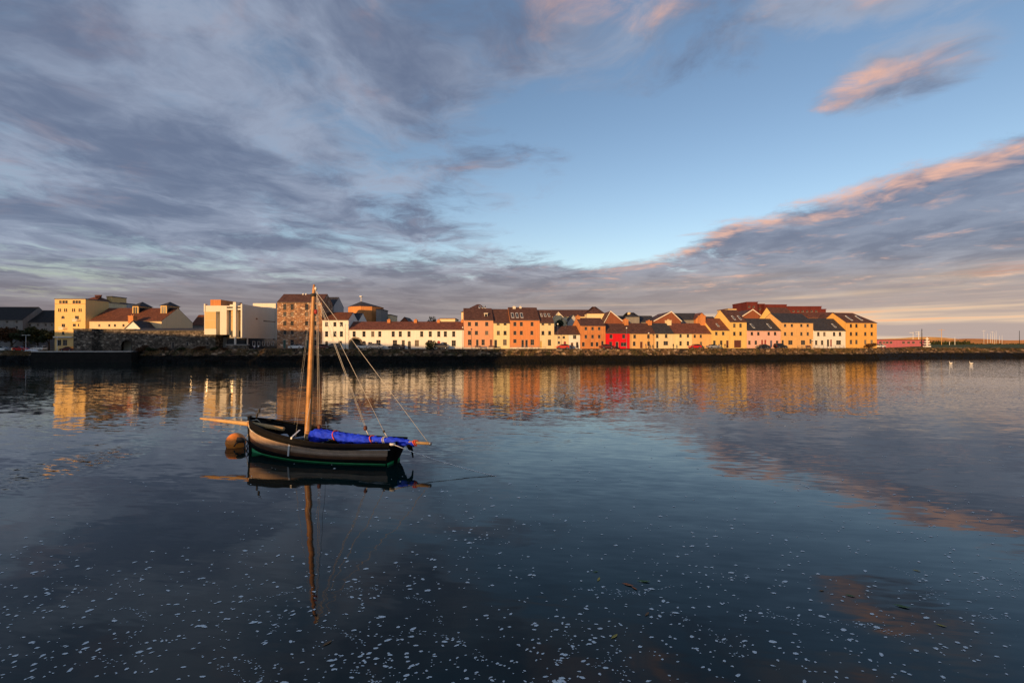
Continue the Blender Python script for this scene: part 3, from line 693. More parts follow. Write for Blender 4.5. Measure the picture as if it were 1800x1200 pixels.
back('gabled_house', 'red brown brick gable with white bargeboard left of the deep yellow end house', 1457, 1487, 567, 551.3, 9, 'brick', 'roof_brown', 190, style='front', peak=1468, barge='trim')

# copper clad theatre behind the white house
th_ = empty('theatre', (0, 0, 0)); tag(th_, 'copper orange clad drum building with grey cone roof above the white house', 'building')
Yt = 190; cc_ = at(634, 604, Yt); rad = 31 * Yt / F; zt1, zt0 = at(0, 538, Yt).z, 4.0
th_.location = (cc_.x, Yt + rad, 4.0); zt1 -= 4; nseg = 10
lo = MB(); hi_ = MB(); rf_ = MB()
ring = [(rad * math.cos(t), rad * math.sin(t)) for t in [(i + .5) * 2 * math.pi / nseg for i in range(nseg)]]
hi_.add([(x, y, zt1 * .62) for x, y in ring] + [(x, y, zt1) for x, y in ring], [(i, (i + 1) % nseg, nseg + (i + 1) % nseg, nseg + i) for i in range(nseg)])
lo.add([(x * .995, y * .995, 0) for x, y in ring] + [(x * .995, y * .995, zt1 * .62) for x, y in ring], [(i, (i + 1) % nseg, nseg + (i + 1) % nseg, nseg + i) for i in range(nseg)])
rf_.add([(x * 1.04, y * 1.04, zt1 + .003) for x, y in ring] + [(-2, 0, zt1 + 9.2 * Yt / F * 1.2)], [(i, (i + 1) % nseg, nseg) for i in range(nseg)] + [tuple(range(nseg))[::-1]])
hi_.build('cladding', M['copper'], th_); lo.build('wall', M['greywall'], th_); rf_.build('roof', M['roof_slate'], th_)
pm = MB(); pm.tube([(-2, 0, zt1 + 2), (-2, 0, zt1 + 4.3)], .12); pm.lathe([(.01, 0), (.7, .1), (.7, .5), (.01, .6)], 10, (-2, 0, zt1 + 4.2)); pm.build('roof_vent', M['whitepaint'], th_)
back('flat_building', 'tall dark glazed slab at the right of the copper drum', 661, 670, 544, 543, 10, 'dimgrey', 'roof_slate', 186, style='flat')
back('flat_building', 'small cream flat block right of the copper drum', 669, 686, 553.5, 552.5, 12, 'cream', 'roof_slate', 196, style='flat')

# ------------------------------------------------------------------ left bank: tower block, old stone walls, museum
def L(*a, **k): return house(*a, **k)
tw, fct, zet, _ = L('apartment_tower', 'cream five storey tower block sunlit above the old stone wall', 96, 150, 526, 523.5, 9.5, 'tower', 'lead',
  W_([106, 111.5, 116.5], 528, 533.2, 3.8) + W_([129.5, 134.5, 139.5], 528, 533.2, 3.8) + W_([103, 106.2, 113.5, 116.8, 127.5, 130.8, 139, 142.3], 542.2, 547.6, 1.9, 'frame_dark') + [('a', 110.5, 555, 560, 5), ('v', 135, 555, 560.8, 6), ('v', 111.3, 569, 574.6, 5.2), ('w', 130.5, 569, 573.6, 4.6), ('w', 138, 569, 573.6, 1.9), ('w', 111, 582.5, 588, 3.6), ('w', 104, 597, 607, 6), ('w', 114, 597, 607, 7)],
  Y=165, zb=3.2, style='flat', cat='building')
for cxp, yb in ((135, 564.5), (111.3, 579)):
    a, z1 = fct.px(cxp - 4, yb - 4.5); b_, z0 = fct.px(cxp + 4, yb); q = MB()
    q.box(a, b_, -.95, -.003, z0, z0 + .15); q.box(a, b_, -.95, -.9, z1 - .05, z1)
    k = a
    while k < b_: q.box(k, k + .05, -.94, -.9, z0 + .15, z1 - .05); k += .22
    q.build('balcony', M['whitepaint'], tw)
bd = MB(); bd.box(-.05, fct.W + .05, -.05, -.003, fct.px(120, 533.6)[1] - .12, fct.px(120, 533.6)[1]); bd.build('cornice', M['copper'], tw)
cn = MB(); z0 = fct.px(120, 591)[1]; cn.box(.0, fct.W * .6, -.6, -.003, z0 - .5, z0); cn.build('canopy', M['trim'], tw)
L('apartment_block', 'grey shaded rear wing of the cream tower block', 120, 176, 530.5, 529, 12, 'cream', 'lead', Y=176, zb=3.2, style='flat', cat='building')
L('stair_turret', 'small hipped brown roof on top of the cream tower block', 146, 170, 527, 519, 7, 'cream', 'roof_rust', Y=176, zb=3.2, hip=(4, 4), cat='building')
L('chimney_block', 'square cream stack rising behind the tower block', 187, 196, 521.5, 520, 7, 'tower', 'lead', Y=182, zb=3.2, style='flat', cat='building')
L('apartment_block', 'flat grey wing right of the square cream stack', 196, 214, 533, 531.5, 9, 'greywall', 'lead', Y=186, zb=3.2, style='flat', cat='building')
mu, fcm, zem, zrm = L('museum_hall', 'cream hall with wide brown roof and two glazed lanterns', 157, 284, 564, 542, 16, 'hall', 'roof_rust',
  W_([174.5, 192, 202, 217], 569.5, 574, 3.2), Y=165, zb=3.2, cat='building')
rf = [c for c in mu.children if c.name.startswith('roof')][0]
for (a, b_, pk, yt, yb) in ((232.5, 243, 249.5, 538, 553), (282, 292.8, 299.3, 537, 552.5)):
    xa, zb_ = fcm.px(a, yb, 4.5); xb, za = fcm.px(b_, yt, 4.5); q = MB()
    q.box(xa, xb, 4.5, 4.5 + 6.5, zb_ - 1.0, za)
    lo_ = q.build('lantern', M['tower'], rf)
    q = MB(); xm_ = (xa + xb) / 2; zp = fcm.px(pk, 530.5, 7.8)[1]
    q.add([(xa - .35, 4.1, za), (xb + .35, 4.1, za), (xb + .35, 11.4, za), (xa - .35, 11.4, za), (xm_, 7.75, zp)], [(0, 1, 4), (1, 2, 4), (2, 3, 4), (3, 0, 4), (3, 2, 1, 0)]); q.build('lantern_roof', M['roof_slate'], rf)
    q = MB(); q.box(xb + .003, xb + .05, 4.9, 10.6, zb_ + .6, za - .3); q.box(xa + .35, xm_ - .1, 4.44, 4.496, zb_ + .4, za - .3); q.box(xm_ + .1, xb - .35, 4.44, 4.496, zb_ + .4, za - .3); q.build('lantern_glazing', M['glass'], rf)
L('gabled_house', 'little pinkish white gable house with brick chimney above the old stone wall', 217, 250, 580, 564.5, 17, 'white', 'roof_slate', Y=158, zb=3.2, style='front', peak=234, chim=[(233, 553, 567, 9, 'brickorange')])
L('gabled_house', 'distant brown roofed house between museum hall and white museum', 336, 362, 571, 554, 9, 'dimgrey', 'roof_rust', Y=190, zb=3.5)
# old town wall and the arch
L('stone_wall', 'sunken grey rubble wall block beside the cream tower', 129, 161, 579, 577.5, 8, 'greystone', 'greystone', Y=151, zb=3.2, style='flat', cat='wall')
L('stone_wall', 'dark old stone wall with round arched gateway', 161.2, 236, 579.5, 578, 5, 'greystone', 'greystone', [('g', 223, 597.5, 618, 20)], Y=153.5, zb=3.2, style='flat', cat='wall')
L('stone_building', 'long low rubble stone building with slate roof and small lit windows', 236.3, 378.5, 581, 577.5, 7, 'greystone', 'roof_slate',
  W_([275.5, 306, 335], 587, 591.8, 3.6) + [('w', 364, 600, 606.5, 4), ('w', 363, 586, 591, 3.4, 'frame_dark'), ('d', 304, 600.5, 611, 5, 'door_dark'), ('d', 329, 600.5, 607, 4.4, 'door_dark')], Y=151, zb=3.6, cat='building')
# white museum
m0 = at(359, 604, 150); root = empty('museum', (m0.x, 150, 4.0)); tag(root, 'modern white and cream museum block overhanging a dark glazed ground floor', 'museum')
def mx(x, Y=150): return (x - CX) * Y / F - m0.x
def mz(y, Y=150): return H - (y - HY) * Y / F - 4.0
q = MB()
q.box(mx(359), mx(379.8), 0, 22, mz(588), mz(537)); q.box(mx(386.5), mx(398.2), 0, 21.9, mz(588), mz(537.002)); q.box(mx(379.8), mx(386.5), 2.5, 21.8, mz(588), mz(537.4)); q.box(mx(379.8), mx(386.5), 0, 2.4, mz(547.5), mz(537.004))
q.box(mx(358.6), mx(361), -.12, 1, mz(548), mz(534)); q.build('left_wall', M['museum'], root)
q = MB(); q.box(mx(360), mx(379.6), -.06, -.003, mz(562.6), mz(547.8)); q.build('panel', M['panel'], root)
q = MB(); q.box(mx(360), mx(379.6), -.06, -.003, mz(577.5), mz(563)); q.build('panel', M['panel'], root)
q = MB(); q.box(mx(398.4), mx(425), 1.6, 23, mz(594), mz(534.3)); q.build('right_wall', M['museum'], root)
q = MB(); q.box(mx(398.4), mx(425.3), 0, 1.597, mz(544.5), mz(541.8)); q.box(mx(411), mx(416), -.5, 1.594, mz(592), mz(531)); q.box(mx(423), mx(425.5), -.02, 1.59, mz(594), mz(534)); q.box(mx(398.3), mx(425.2), .02, 1.58, mz(539), mz(537.2)); q.build('fin', M['trim'], root)
for a, b_ in ((401, 410.8), (416.3, 422.8)):
    for ya, yb in ((545, 556), (556.4, 563), (563.4, 581)):
        q = MB(); q.box(mx(a), mx(b_), 1.2, 1.59, mz(yb), mz(ya)); q.build('panel', M['panel'], root)
    q = MB(); q.box(mx(a), mx(b_), 1.3, 1.58, mz(592), mz(581.6)); q.build('glazing', M['glass'], root)
q = MB(); xr = mx(425); q.box(xr + .003, xr + .03, 13, 22.6, mz(561.4), mz(559.2)); q.box(xr + .003, xr + .03, 8.2, 9.2, mz(559), mz(556.4)); q.build('slot_window', M['glass'], root)
q = MB(); q.box(mx(390), xr - .2, 3.0, 23, 0, mz(594.2)); q.build('ground_floor_glazing', M['glass'], root)
for i in range(5):
    q = MB(); y0_ = 6.5 + i * 3.1; z1 = mz(601.5); q.box(xr - .197, xr - .12, y0_, y0_ + 1.6, .9, 1.0); q.box(xr - .197, xr - .12, y0_, y0_ + 1.6, 2.3, 2.4); q.box(xr - .197, xr - .12, y0_, y0_ + .1, 1.0, 2.3); q.box(xr - .197, xr - .12, y0_ + 1.5, y0_ + 1.6, 1.0, 2.3); q.build('window_frame', M['whitepaint'], root)
for xx, yy in ((413.5, 0), (423.5, 3.5)):
    q = MB(); q.lathe([(.3, 0), (.3, mz(592) if yy == 0 else mz(594))], 10, (mx(xx), yy, 0)); q.build('column', M['trim'], root)
q = MB(); q.box(mx(366), mx(384.5), 1, 13, mz(536.9), mz(526)); pent = q.build('penthouse', M['brickorange'], root)
q = MB(); q.box(mx(447, 172), mx(487, 172), 21, 30, 3, mz(533, 171)); q.build('rear_block', M['museum'], root)
L('garden_wall', 'low rubble wall in front of the white museum', 398, 436, 606.5, 606, .5, 'greystone', 'concrete', Y=148.8, zb=3.9, style='flat', cat='wall')
L('pavilion', 'dark lean-to with slate roof at the end of the stone building', 379, 399, 592, 586, 6, 'dimgrey', 'roof_slate', Y=155, zb=3.9, cat='building')
# shaded row at the far left
dk = [('w', 12, 564, 567.5, 4), ('w', 29, 564, 567.5, 4), ('w', 12, 573, 577, 4), ('w', 29, 573, 577, 4)]
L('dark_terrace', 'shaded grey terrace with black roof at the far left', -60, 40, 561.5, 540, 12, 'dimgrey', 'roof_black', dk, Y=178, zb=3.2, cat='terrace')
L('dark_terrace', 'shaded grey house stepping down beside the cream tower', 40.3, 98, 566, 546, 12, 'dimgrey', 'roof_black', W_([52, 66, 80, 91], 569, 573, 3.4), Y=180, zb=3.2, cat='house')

# pink waterside building, right
pk, fcp, _, _ = L('low_building', 'long low pink building with dark band of windows', 1541.8, 1632, 597.6, 596.6, 9, 'magenta', 'roof_rust', W_([1548, 1554.5, 1560, 1566.5, 1588.5, 1597.5, 1606, 1619], 600, 603.6, 4.4, 'frame'), Y=(196, 205), zb=4.0, style='flat', cat='building')

# near quay with unseen house blocks added and sized to shade the far bank
nb = MB(); nb.box(-330, -62, -160, 12, -.6, 3.6); nb.box(-330, -150, 12, 100, -.6, 3.6); nb.box(-460, -225, 100.5, 190, -.6, 3.6); nb.box(-62, 330, -160, -3.5, -.6, 3.6)
tag(nb.build('near_quay', M['concrete']), kind='structure')
def caster(u0, u1, w, top, lab):
    s_, c_ = math.sin(SUN_AZ), math.cos(SUN_AZ)
    p0 = Vector((u0 * c_ + w * s_, -u0 * s_ + w * c_, 3.6)); wd = u1 - u0
    r = empty('shadow_block', p0, -SUN_AZ); tag(r, lab, 'house', 'unseen shadow casting blocks behind the viewer')
    a = MB(); a.box(0, wd, -9, 0, 0, top - 6.6); a.build('wall', M['white'], r)
    b = MB(); b.prism([(-9.3, top - 6.7), (-4.5, top - 3.6), (.3, top - 6.7)], 'x', -.2, wd + .2); b.build('roof', M['roof_slate'], r, True)
caster(-129, -80, -30, 17.6, 'unseen shadow casting block behind the viewer, closest of the three')
caster(-142, -129.5, -30, 20.9, 'unseen shadow casting block behind the viewer, tallest of the three')
caster(-225, -142.5, -30, 17.8, 'long unseen shadow casting block behind the viewer, left of the tallest one')
caster(-345, -225.5, -30, 27.5, 'high unseen shadow casting block far to the left of the viewer')

# ------------------------------------------------------------------ the sailing boat
C0 = Vector((-5.66, 22.9)); fw = Vector((-.960, .279)).normalized(); lt = Vector((fw.y, -fw.x))       # lt: away from the viewer is negative port
port = Vector((-fw.y, fw.x)); 
if port.y > 0: port = -port
boat = empty('sailing_boat', (C0.x, C0.y, 0), math.atan2(fw.y, fw.x))
tag(boat, 'small black wooden sailing boat with blue furled sail moored to a buoy', 'boat')
# local axes: x forward, y to the left of forward; the viewer's side is y > 0
def bp(x, y, lat=0.0, z=None):
    """pixel on the boat's vertical plane at lateral offset lat -> local point"""
    k = (x - CX) / F; lx = Vector((-fw.y, fw.x))
    o = C0 + lx * lat
    s = (k * o.y - o.x) / (fw.x - k * fw.y); Yp = o.y + s * fw.y
    return Vector((s, lat, H - (y - HY) * Yp / F if z is None else z))
LB = 8.25
def hb(t):                                   # half breadth at the rail
    return .80 + .48 * math.sin(min(t / .52, 1) * math.pi / 2) if t < .52 else 1.28 * max(1 - ((t - .52) / .48) ** 2.3, 0) ** .75 + .035
def sheer(t): return 1.00 - .16 * math.sin(min(t, .6) / .6 * math.pi) * .6 + .72 * max((t - .30) / .70, 0) ** 1.9
def xs(t, z):                                # stations: raked transom, nearly upright stem
    return LB * t - (.34 * z) * max(1 - t * 6, 0) + .06 * z * max(t - .85, 0) / .15
def half(t, z):
    s = min(max((z + .55) / (sheer(t) + .55), 0), 1)
    full = (1 - (1 - s) ** 2.6) ** .62
    fine = s ** .85
    k = max((t - .55) / .45, 0) ** 1.3
    k = max(k, .35 * max(1 - t * 4, 0))
    return hb(t) * (full * (1 - k) + fine * k)
FR = [-.9, 0.0, .20, .40, .56, .74, 1.0]
def level(t, f):
    zs = sheer(t); z0 = .065 + .20 * max((t - .88) / .12, 0)
    return z0 + (zs - z0) * f if f >= 0 else -.5
M['tar'] = mat('tar', (.008, .0075, .0075), .65, .35, 3, 20, 0, .06); M['tan'] = mat('tan', (.36, .25, .17), .5, .22, 2.5, 14, .002, .4, streak=.2); M['brownplank'] = mat('brownplank', (.12, .055, .025), .5, .3, 2.5, 14, .002, .4)
M['boatgreen'] = mat('boatgreen', (.015, .34, .10), .45, .2, 3, 14); M['wood'] = mat('wood', (.45, .22, .07), .42, .3, 2.2, 16, .002, .4); M['palewood'] = mat('palewood', (.58, .36, .15), .5, .22, 2, 18)
M['sailblue'] = mat('sailblue', (.010, .045, .75), .75, .35, 2.2, 9, .02); M['rope'] = mat('rope', (.62, .58, .50), .8, .15, 9, 30); M['ropedark'] = mat('ropedark', (.05, .045, .04), .8, .2)
M['boatgrey'] = mat('boatgrey', (.50, .51, .53), .6, .15, 3, 14); M['orangetie'] = mat('orangetie', (.70, .10, .04), .7, .15); M['buoy'] = mat('buoy', (.95, .27, .045), .5, .22, 3, 14); M['inside'] = mat('inside', (.014, .013, .012), .7, .3, spec=.08)
NT = 26
inner = MB(); vs = []
ZL = 7
for i in range(NT + 1):
    t = i / NT
    for sgn in (1, -1):
        for j in range(ZL):
            z = .16 + (sheer(t) - .03 - .16) * j / (ZL - 1); vs.append((xs(t, z), sgn * max(half(t, z) - .07, .008), z))
fs = []
for i in range(NT):
    for q in (0, 1):
        for j in range(ZL - 1):
            a = (i * 2 + q) * ZL + j; b = ((i + 1) * 2 + q) * ZL + j
            fs.append((a, b, b + 1, a + 1) if q else (a, a + 1, b + 1, b))
    a = i * 2 * ZL; b = (i + 1) * 2 * ZL
    fs.append((a, b, b + ZL, a + ZL))
inner.add(vs, fs, 0, True)
hull = inner.build('hull', M['inside'], boat)
pm_ = ['boatgreen', 'tar', 'brownplank', 'tan', 'tan', 'tar']
for sgn in (1, -1):
    for k in range(6):
        q = MB(); vs = []
        lap = .012 * (k % 2) + (.03 if k == 5 else 0)
        for i in range(NT + 1):
            t = i / NT
            for f, o in ((FR[k], lap + .012), ((FR[k] * .5 + FR[k + 1] * .5), lap + .01), (FR[k + 1], lap - .004)):
                z = level(t, f) if f >= 0 or k else (-.5 if f == FR[0] else -.2)
                vs.append((xs(t, z), sgn * (half(t, z) + o), z))
            z = level(t, FR[k + 1]); vs.append((xs(t, z), sgn * (half(t, z) - .06 if k == 5 else half(t, z) - .02), z + (.012 if k == 5 else 0)))
        for i in range(NT):
            for j in range(3):
                a = i * 4 + j; b = a + 4; q.add([], [])
                q.f.append((a, b, b + 1, a + 1) if sgn < 0 else (a, a + 1, b + 1, b)); q.mi.append(0); q.sm.append(True)
        q.v = vs
        q.build('plank', M[pm_[k]], hull)
# rail on top of the sheer
for sgn in (1, -1):
    q = MB(); q.tube([(xs(i / NT, sheer(i / NT)), sgn * max(half(i / NT, sheer(i / NT)) - .02, .02), sheer(i / NT) + .03) for i in range(NT + 1)], .045, 6); q.build('rail', M['tar'], boat)
    q = MB(); q.tube([(xs(i / NT, sheer(i / NT)), sgn * max(half(i / NT, level(i / NT, .74)) + .035, .03), level(i / NT, .74) + .01) for i in range(NT + 1)], .022, 5); q.build('rubbing_strake', M['boatgrey'], boat)
q = MB(); vs = []; n = 9
for j in range(n):
    z = -.5 + (sheer(0) + .5 + .05) * j / (n - 1); vs += [(xs(0, z) - .02, half(0, z) + .03, z), (xs(0, z) - .02, -half(0, z) - .03, z), (xs(0, z) + .05, half(0, z) + .01, z), (xs(0, z) + .05, -half(0, z) - .01, z)]
q.add(vs, [f for j in range(n - 1) for f in ((j * 4, j * 4 + 1, j * 4 + 5, j * 4 + 4), (j * 4 + 2, j * 4 + 6, j * 4 + 7, j * 4 + 3), (j * 4, j * 4 + 4, j * 4 + 6, j * 4 + 2), (j * 4 + 1, j * 4 + 3, j * 4 + 7, j * 4 + 5))] + [((n - 1) * 4, (n - 1) * 4 + 1, (n - 1) * 4 + 3, (n - 1) * 4 + 2)])
tr = q.build('transom', M['tar'], boat)
q = MB(); z = .09; q.box(xs(0, z) - .06, xs(0, z) - .025, -half(0, z), half(0, z), -.1, z); q.build('boot_line', M['boatgreen'], tr)
q = MB(); q.prism([(LB - .12, -.5), (LB + .10, -.5), (LB + .13, .4), (LB + .19, 1.2), (LB + .20, 1.82), (LB + .02, 1.86), (LB - .02, 1.5), (LB - .06, .8)], 'y', -.05, .05)
for i in range(0): pass
q.build('stem', M['tar'], boat)
q = MB(); q.prism([(.02, -.5), (-.22, -.5), (-.24, .0), (-.36, .45), (-.52, .84), (-.38, .98), (-.2, .5)], 'y', -.035, .035); q.build('rudder', M['tar'], boat)
# floor, thwarts, foredeck
q = MB(); q.add([(xs(t, .3), s_ * (half(t, .3) - .1), .30) for t in (.02, .2, .4, .6, .8, .93) for s_ in (1, -1)], [(i * 2, i * 2 + 1, i * 2 + 3, i * 2 + 2) for i in range(5)]); q.build('floor_boards', M['inside'], boat)
def thwart(t, z, wd, m):
    q = MB(); h_ = half(t, z) - .05; q.box(LB * t - wd / 2, LB * t + wd / 2, -h_, h_, z - .05, z); q.build('thwart', M[m], boat)
thwart(.50, .72, .26, 'boatgrey'); thwart(.665, .80, .30, 'boatgrey'); thwart(.27, .66, .30, 'inside'); thwart(.12, .70, .5, 'inside')
q = MB(); zf = 1.22; q.add([(xs(t, sheer(t)), s_ * max(half(t, sheer(t)) - .08, .02), sheer(t) - .12) for t in (.86, .92, .97, 1.0) for s_ in (1, -1)], [(i * 2, i * 2 + 1, i * 2 + 3, i * 2 + 2) for i in range(3)]); q.build('foredeck', M['inside'], boat)
e0 = bp(497, 765, .15); q = MB(); q.prism([(-.22, 0), (.22, 0), (.22, .26), (.10, .40), (-.12, .40), (-.22, .28)], 'y', -.2, .2); eb = q.build('engine_box', M['boatgrey'], boat); eb.location = (e0.x, .15, .62)
e1 = bp(530, 764, 0); q = MB(); q.tube([(e0.x - .2, .3, .78), (LB * .53, -.55, .98)], .05, 6); q.build('oar', M['boatgrey'], boat)
for x_, y_ in ((474, 740), (489, 747)):
    c_ = bp(x_, y_, -.55); q = MB(); q.box(c_.x - .1, c_.x + .1, c_.y - .08, c_.y + .08, c_.z - .45, c_.z - .02); q.box(c_.x - .16, c_.x + .16, c_.y - .1, c_.y + .1, c_.z - .02, c_.z + .12); q.build('bollard', M['tar'], boat)
# spars
mb_, mt_ = bp(540, 776, 0, .3), bp(552, 500)
q = MB(); q.tube([mb_ + (mt_ - mb_) * k for k in (0, .12, .3, .55, .8, .97, 1)], [.155, .155, .15, .135, .105, .075, .05], 12); mast = q.build('mast', M['wood'], boat)
q = MB(); q.tube([bp(551.2, 516) + Vector((.02, 0, 0)), bp(551.2, 521)], [.14, .14], 10); q.build('mast_band', M['ropedark'], mast)
q = MB(); q.tube([bp(543, 770) + Vector((0, .16, 0)), bp(548, 766) + Vector((0, .1, 0))], .09, 8); q.build('gooseneck', M['palewood'], mast)
tip, stm, inb = bp(353, 735), bp(442, 745, .12), bp(499, 753.5, .16)
q = MB(); q.tube([tip, tip + (stm - tip) * .5, stm, inb], [.055, .095, .125, .10], 10); bsp = q.build('bowsprit', M['palewood'], boat)
q = MB(); d_ = (stm - tip).normalized(); q.tube([stm - d_ * .14, stm + d_ * .14], .15, 10); q.build('bowsprit_band', M['wood'], bsp)
b0, b1 = bp(546, 768), bp(757, 779)
q = MB(); q.tube([b0, b0 + (b1 - b0) * .5, b1], [.09, .10, .07], 10); boom = q.build('boom', M['palewood'], boat)
q = MB(); q.tube([b1 + Vector((.06, 0, 0)), b1 - Vector((.03, 0, 0))], .085, 10); q.build('boom_ring', M['steel'], boom)
# furled sail: an uneven bundle lashed along the boom
secs = [(547, 756, 777, .8), (552, 752.5, 782, 1), (560, 752.5, 779, 1), (567, 754, 777.5, 1), (576, 756, 773, .9), (583, 757, 774, .9), (590, 757.5, 772.5, .85), (594, 758.5, 777, .95), (602, 760, 780.5, 1), (610, 761, 780.5, 1), (617, 763.5, 778, .9), (626, 762, 781, 1), (636, 764, 782, 1), (645, 766, 780.5, .9), (655, 766, 778, .85), (666, 767.5, 779, .85), (675, 768.5, 781.5, .85),
        (680, 767.5, 781.5, .9), (690, 768, 782.5, .9), (700, 770, 782.8, .9), (710, 771.5, 782.6, .85), (720, 773.5, 782, .8), (730, 774.5, 782.3, .7), (735.5, 775, 782.3, .6)]
q = MB(); vs = []; NS = 18
for i, (x_, ya, yb, k_) in enumerate(secs):
    a, b = bp(x_, ya), bp(x_, yb); c_ = (a + b) / 2; rz_ = (a.z - b.z) / 2; ry_ = rz_ * .75 * k_ + .04
    for j in range(NS):
        t = 2 * math.pi * j / NS
        wob = 1 + .16 * mnoise.noise(Vector((x_ * .11, math.cos(t) * 1.7, math.sin(t) * 1.7))) + .05 * math.sin(j * 2.4 + i * 1.3)
        vs.append((c_.x, c_.y + ry_ * math.cos(t) * wob, c_.z + rz_ * math.sin(t) * wob))
q.add(vs, [(i * NS + j, i * NS + (j + 1) % NS, (i + 1) * NS + (j + 1) % NS, (i + 1) * NS + j) for i in range(len(secs) - 1) for j in range(NS)] + [tuple(range(NS))[::-1], tuple((len(secs) - 1) * NS + j for j in range(NS))], 0, True)
sail = q.build('furled_sail', M['sailblue'], boat)
md = sail.modifiers.new('subdivide', 'SUBSURF'); md.levels = md.render_levels = 2
tx = bpy.data.textures.new('folds', 'CLOUDS'); tx.noise_scale = .2; dm_ = sail.modifiers.new('folds', 'DISPLACE'); dm_.texture = tx; dm_.strength = .22; dm_.mid_level = .5
for x_, ya, yb, m_ in ((590, 756.5, 774.5, 'orangetie'), (654, 765, 779, 'orangetie'), (676, 767, 782.5, 'rope'), (678.5, 767, 782.5, 'rope'), (729, 773.6, 783, 'orangetie'), (732, 773.8, 783, 'orangetie')):
    a, b = bp(x_, ya), bp(x_, yb); c_ = (a + b) / 2; rz_ = (a.z - b.z) / 2
    q = MB(); pts = [(c_.x + .05 * math.sin(t * 2), c_.y + rz_ * .86 * math.cos(t), c_.z + rz_ * 1.02 * math.sin(t)) for t in [i * 2 * math.pi / 16 for i in range(17)]]
    q.tube(pts, .03 if m_ == 'orangetie' else .022, 5); q.build('sail_tie', M[m_], sail)
# rigging
def rope(name, pts, r=.012, m='rope', parent=boat, sag=0.0):
    P = [Vector(p) for p in pts]
    if sag and len(P) == 2:
        P = [P[0].lerp(P[1], k / 10) - Vector((0, 0, sag * 4 * (k / 10) * (1 - k / 10))) for k in range(11)]
    q = MB(); q.tube(P, r, 5); return q.build(name, M[m], parent)
def block(p, parent, r=.09, m='door_brown'):
    q = MB(); q.lathe([(.005, -r * 1.2), (r * .7, -r), (r, 0), (r * .7, r), (.005, r * 1.2)], 8, p); q.build('block', M[m], parent)
hd = bp(552, 506)
rope('topping_lift', [bp(552, 508), bp(752, 776)], .010)
r_ = rope('sheet', [bp(556, 519), bp(674.5, 757)], .010); block(bp(675, 758), r_, .06, 'ropedark'); rope('sheet_tail', [bp(675, 758), bp(680, 766)], .02, 'rope', r_)
r_ = rope('lazy_jack', [bp(557, 524), bp(641, 749)], .009); block(bp(642.5, 752), r_, .1); rope('lazy_jack_line', [bp(559, 524), bp(643.5, 750)], .009, 'rope', r_); rope('lazy_jack_tail', [bp(643, 754), bp(648, 764)], .022, 'rope', r_)
r_ = rope('halyard', [bp(556, 512), bp(559.6, 745)], .008); block(bp(561.5, 750), r_, .1); rope('halyard_line', [bp(558, 512), bp(562.6, 745)], .008, 'rope', r_)
block(bp(555, 507), mast, .07, 'whitepaint'); block(bp(555.5, 548), r_, .1, 'door_red')
rope('shroud', [bp(548, 520), bp(517, 752, -1.05)], .0035, 'rope')
r_ = rope('shroud', [bp(556, 530), bp(572.5, 735, -1.1)], .008, 'ropedark'); block(bp(573, 737, -1.1), r_, .07, 'ropedark'); rope('shroud_lanyard', [bp(573, 739, -1.1), bp(574.5, 757, -1.1)], .02, 'rope', r_)
rope('shroud', [bp(547, 530), bp(520, 768, 1.15)], .0035, 'rope')
rope('stay', [bp(546.5, 700, .1), bp(534.5, 774, .9)], .010, 'rope')
rope('bow_lashing', [bp(425, 742, .1), bp(452, 737, .0), bp(458, 742, -.1)], .018)
q = MB(); q.tube([bp(450.5, 733), bp(455, 724), bp(460.5, 713)], [.028, .02, .012], 5)
for x_, y_, r_ in ((452.3, 729.5, .05), (456, 721.5, .055)): q.lathe([(.005, -.12), (r_, -.06), (r_, .06), (.005, .12)], 6, bp(x_, y_))
q.build('bow_pennant_staff', M['ropedark'], boat)
# white strap over the viewer's side
p1, p2 = bp(527, 755.5, .35), bp(520, 775, 0)
tS = bp(517, 770, 1.1).x / LB
q = MB(); cpts = [bp(527, 755, .2), Vector((bp(517.5, 772, 1.15).x, half(tS, sheer(tS)) + .02, sheer(tS) + .09)), Vector((bp(512, 785, 1.2).x, half(tS, .7) + .07, .72)), Vector((bp(508.5, 799, 1.2).x, half(tS, .35) + .07, .26))]
for a, b in zip(cpts, cpts[1:]):
    w_ = Vector((.045, 0, 0)); n_ = Vector((0, .02, 0)); q.add([a - w_, a + w_, b + w_, b - w_, a - w_ - n_, a + w_ - n_, b + w_ - n_, b - w_ - n_], [(0, 1, 2, 3), (7, 6, 5, 4), (0, 4, 5, 1), (1, 5, 6, 2), (2, 6, 7, 3), (3, 7, 4, 0)])
q.build('fender_strap', M['whitepaint'], boat)
# worn white name on the bow
q = MB()
for k in range(6):
    t = .985 - k * .011; z = level(t, .84 - k * .015); zb_ = z - .13
    for (tt, za, zc) in ((t, z, zb_), (t - .004, z - .03 * (k % 3), z - .06 - .02 * (k % 2))):
        y0_ = half(tt, za) + .035; y1_ = half(tt, zc) + .035
        q.add([(xs(tt, za), y0_ + .012, za), (xs(tt, za) - .03, y0_ + .022, za), (xs(tt, zc) - .03, y1_ + .022, zc), (xs(tt, zc), y1_ + .012, zc)], [(0, 1, 2, 3)])
q.build('name_lettering', M['whitepaint'], boat)
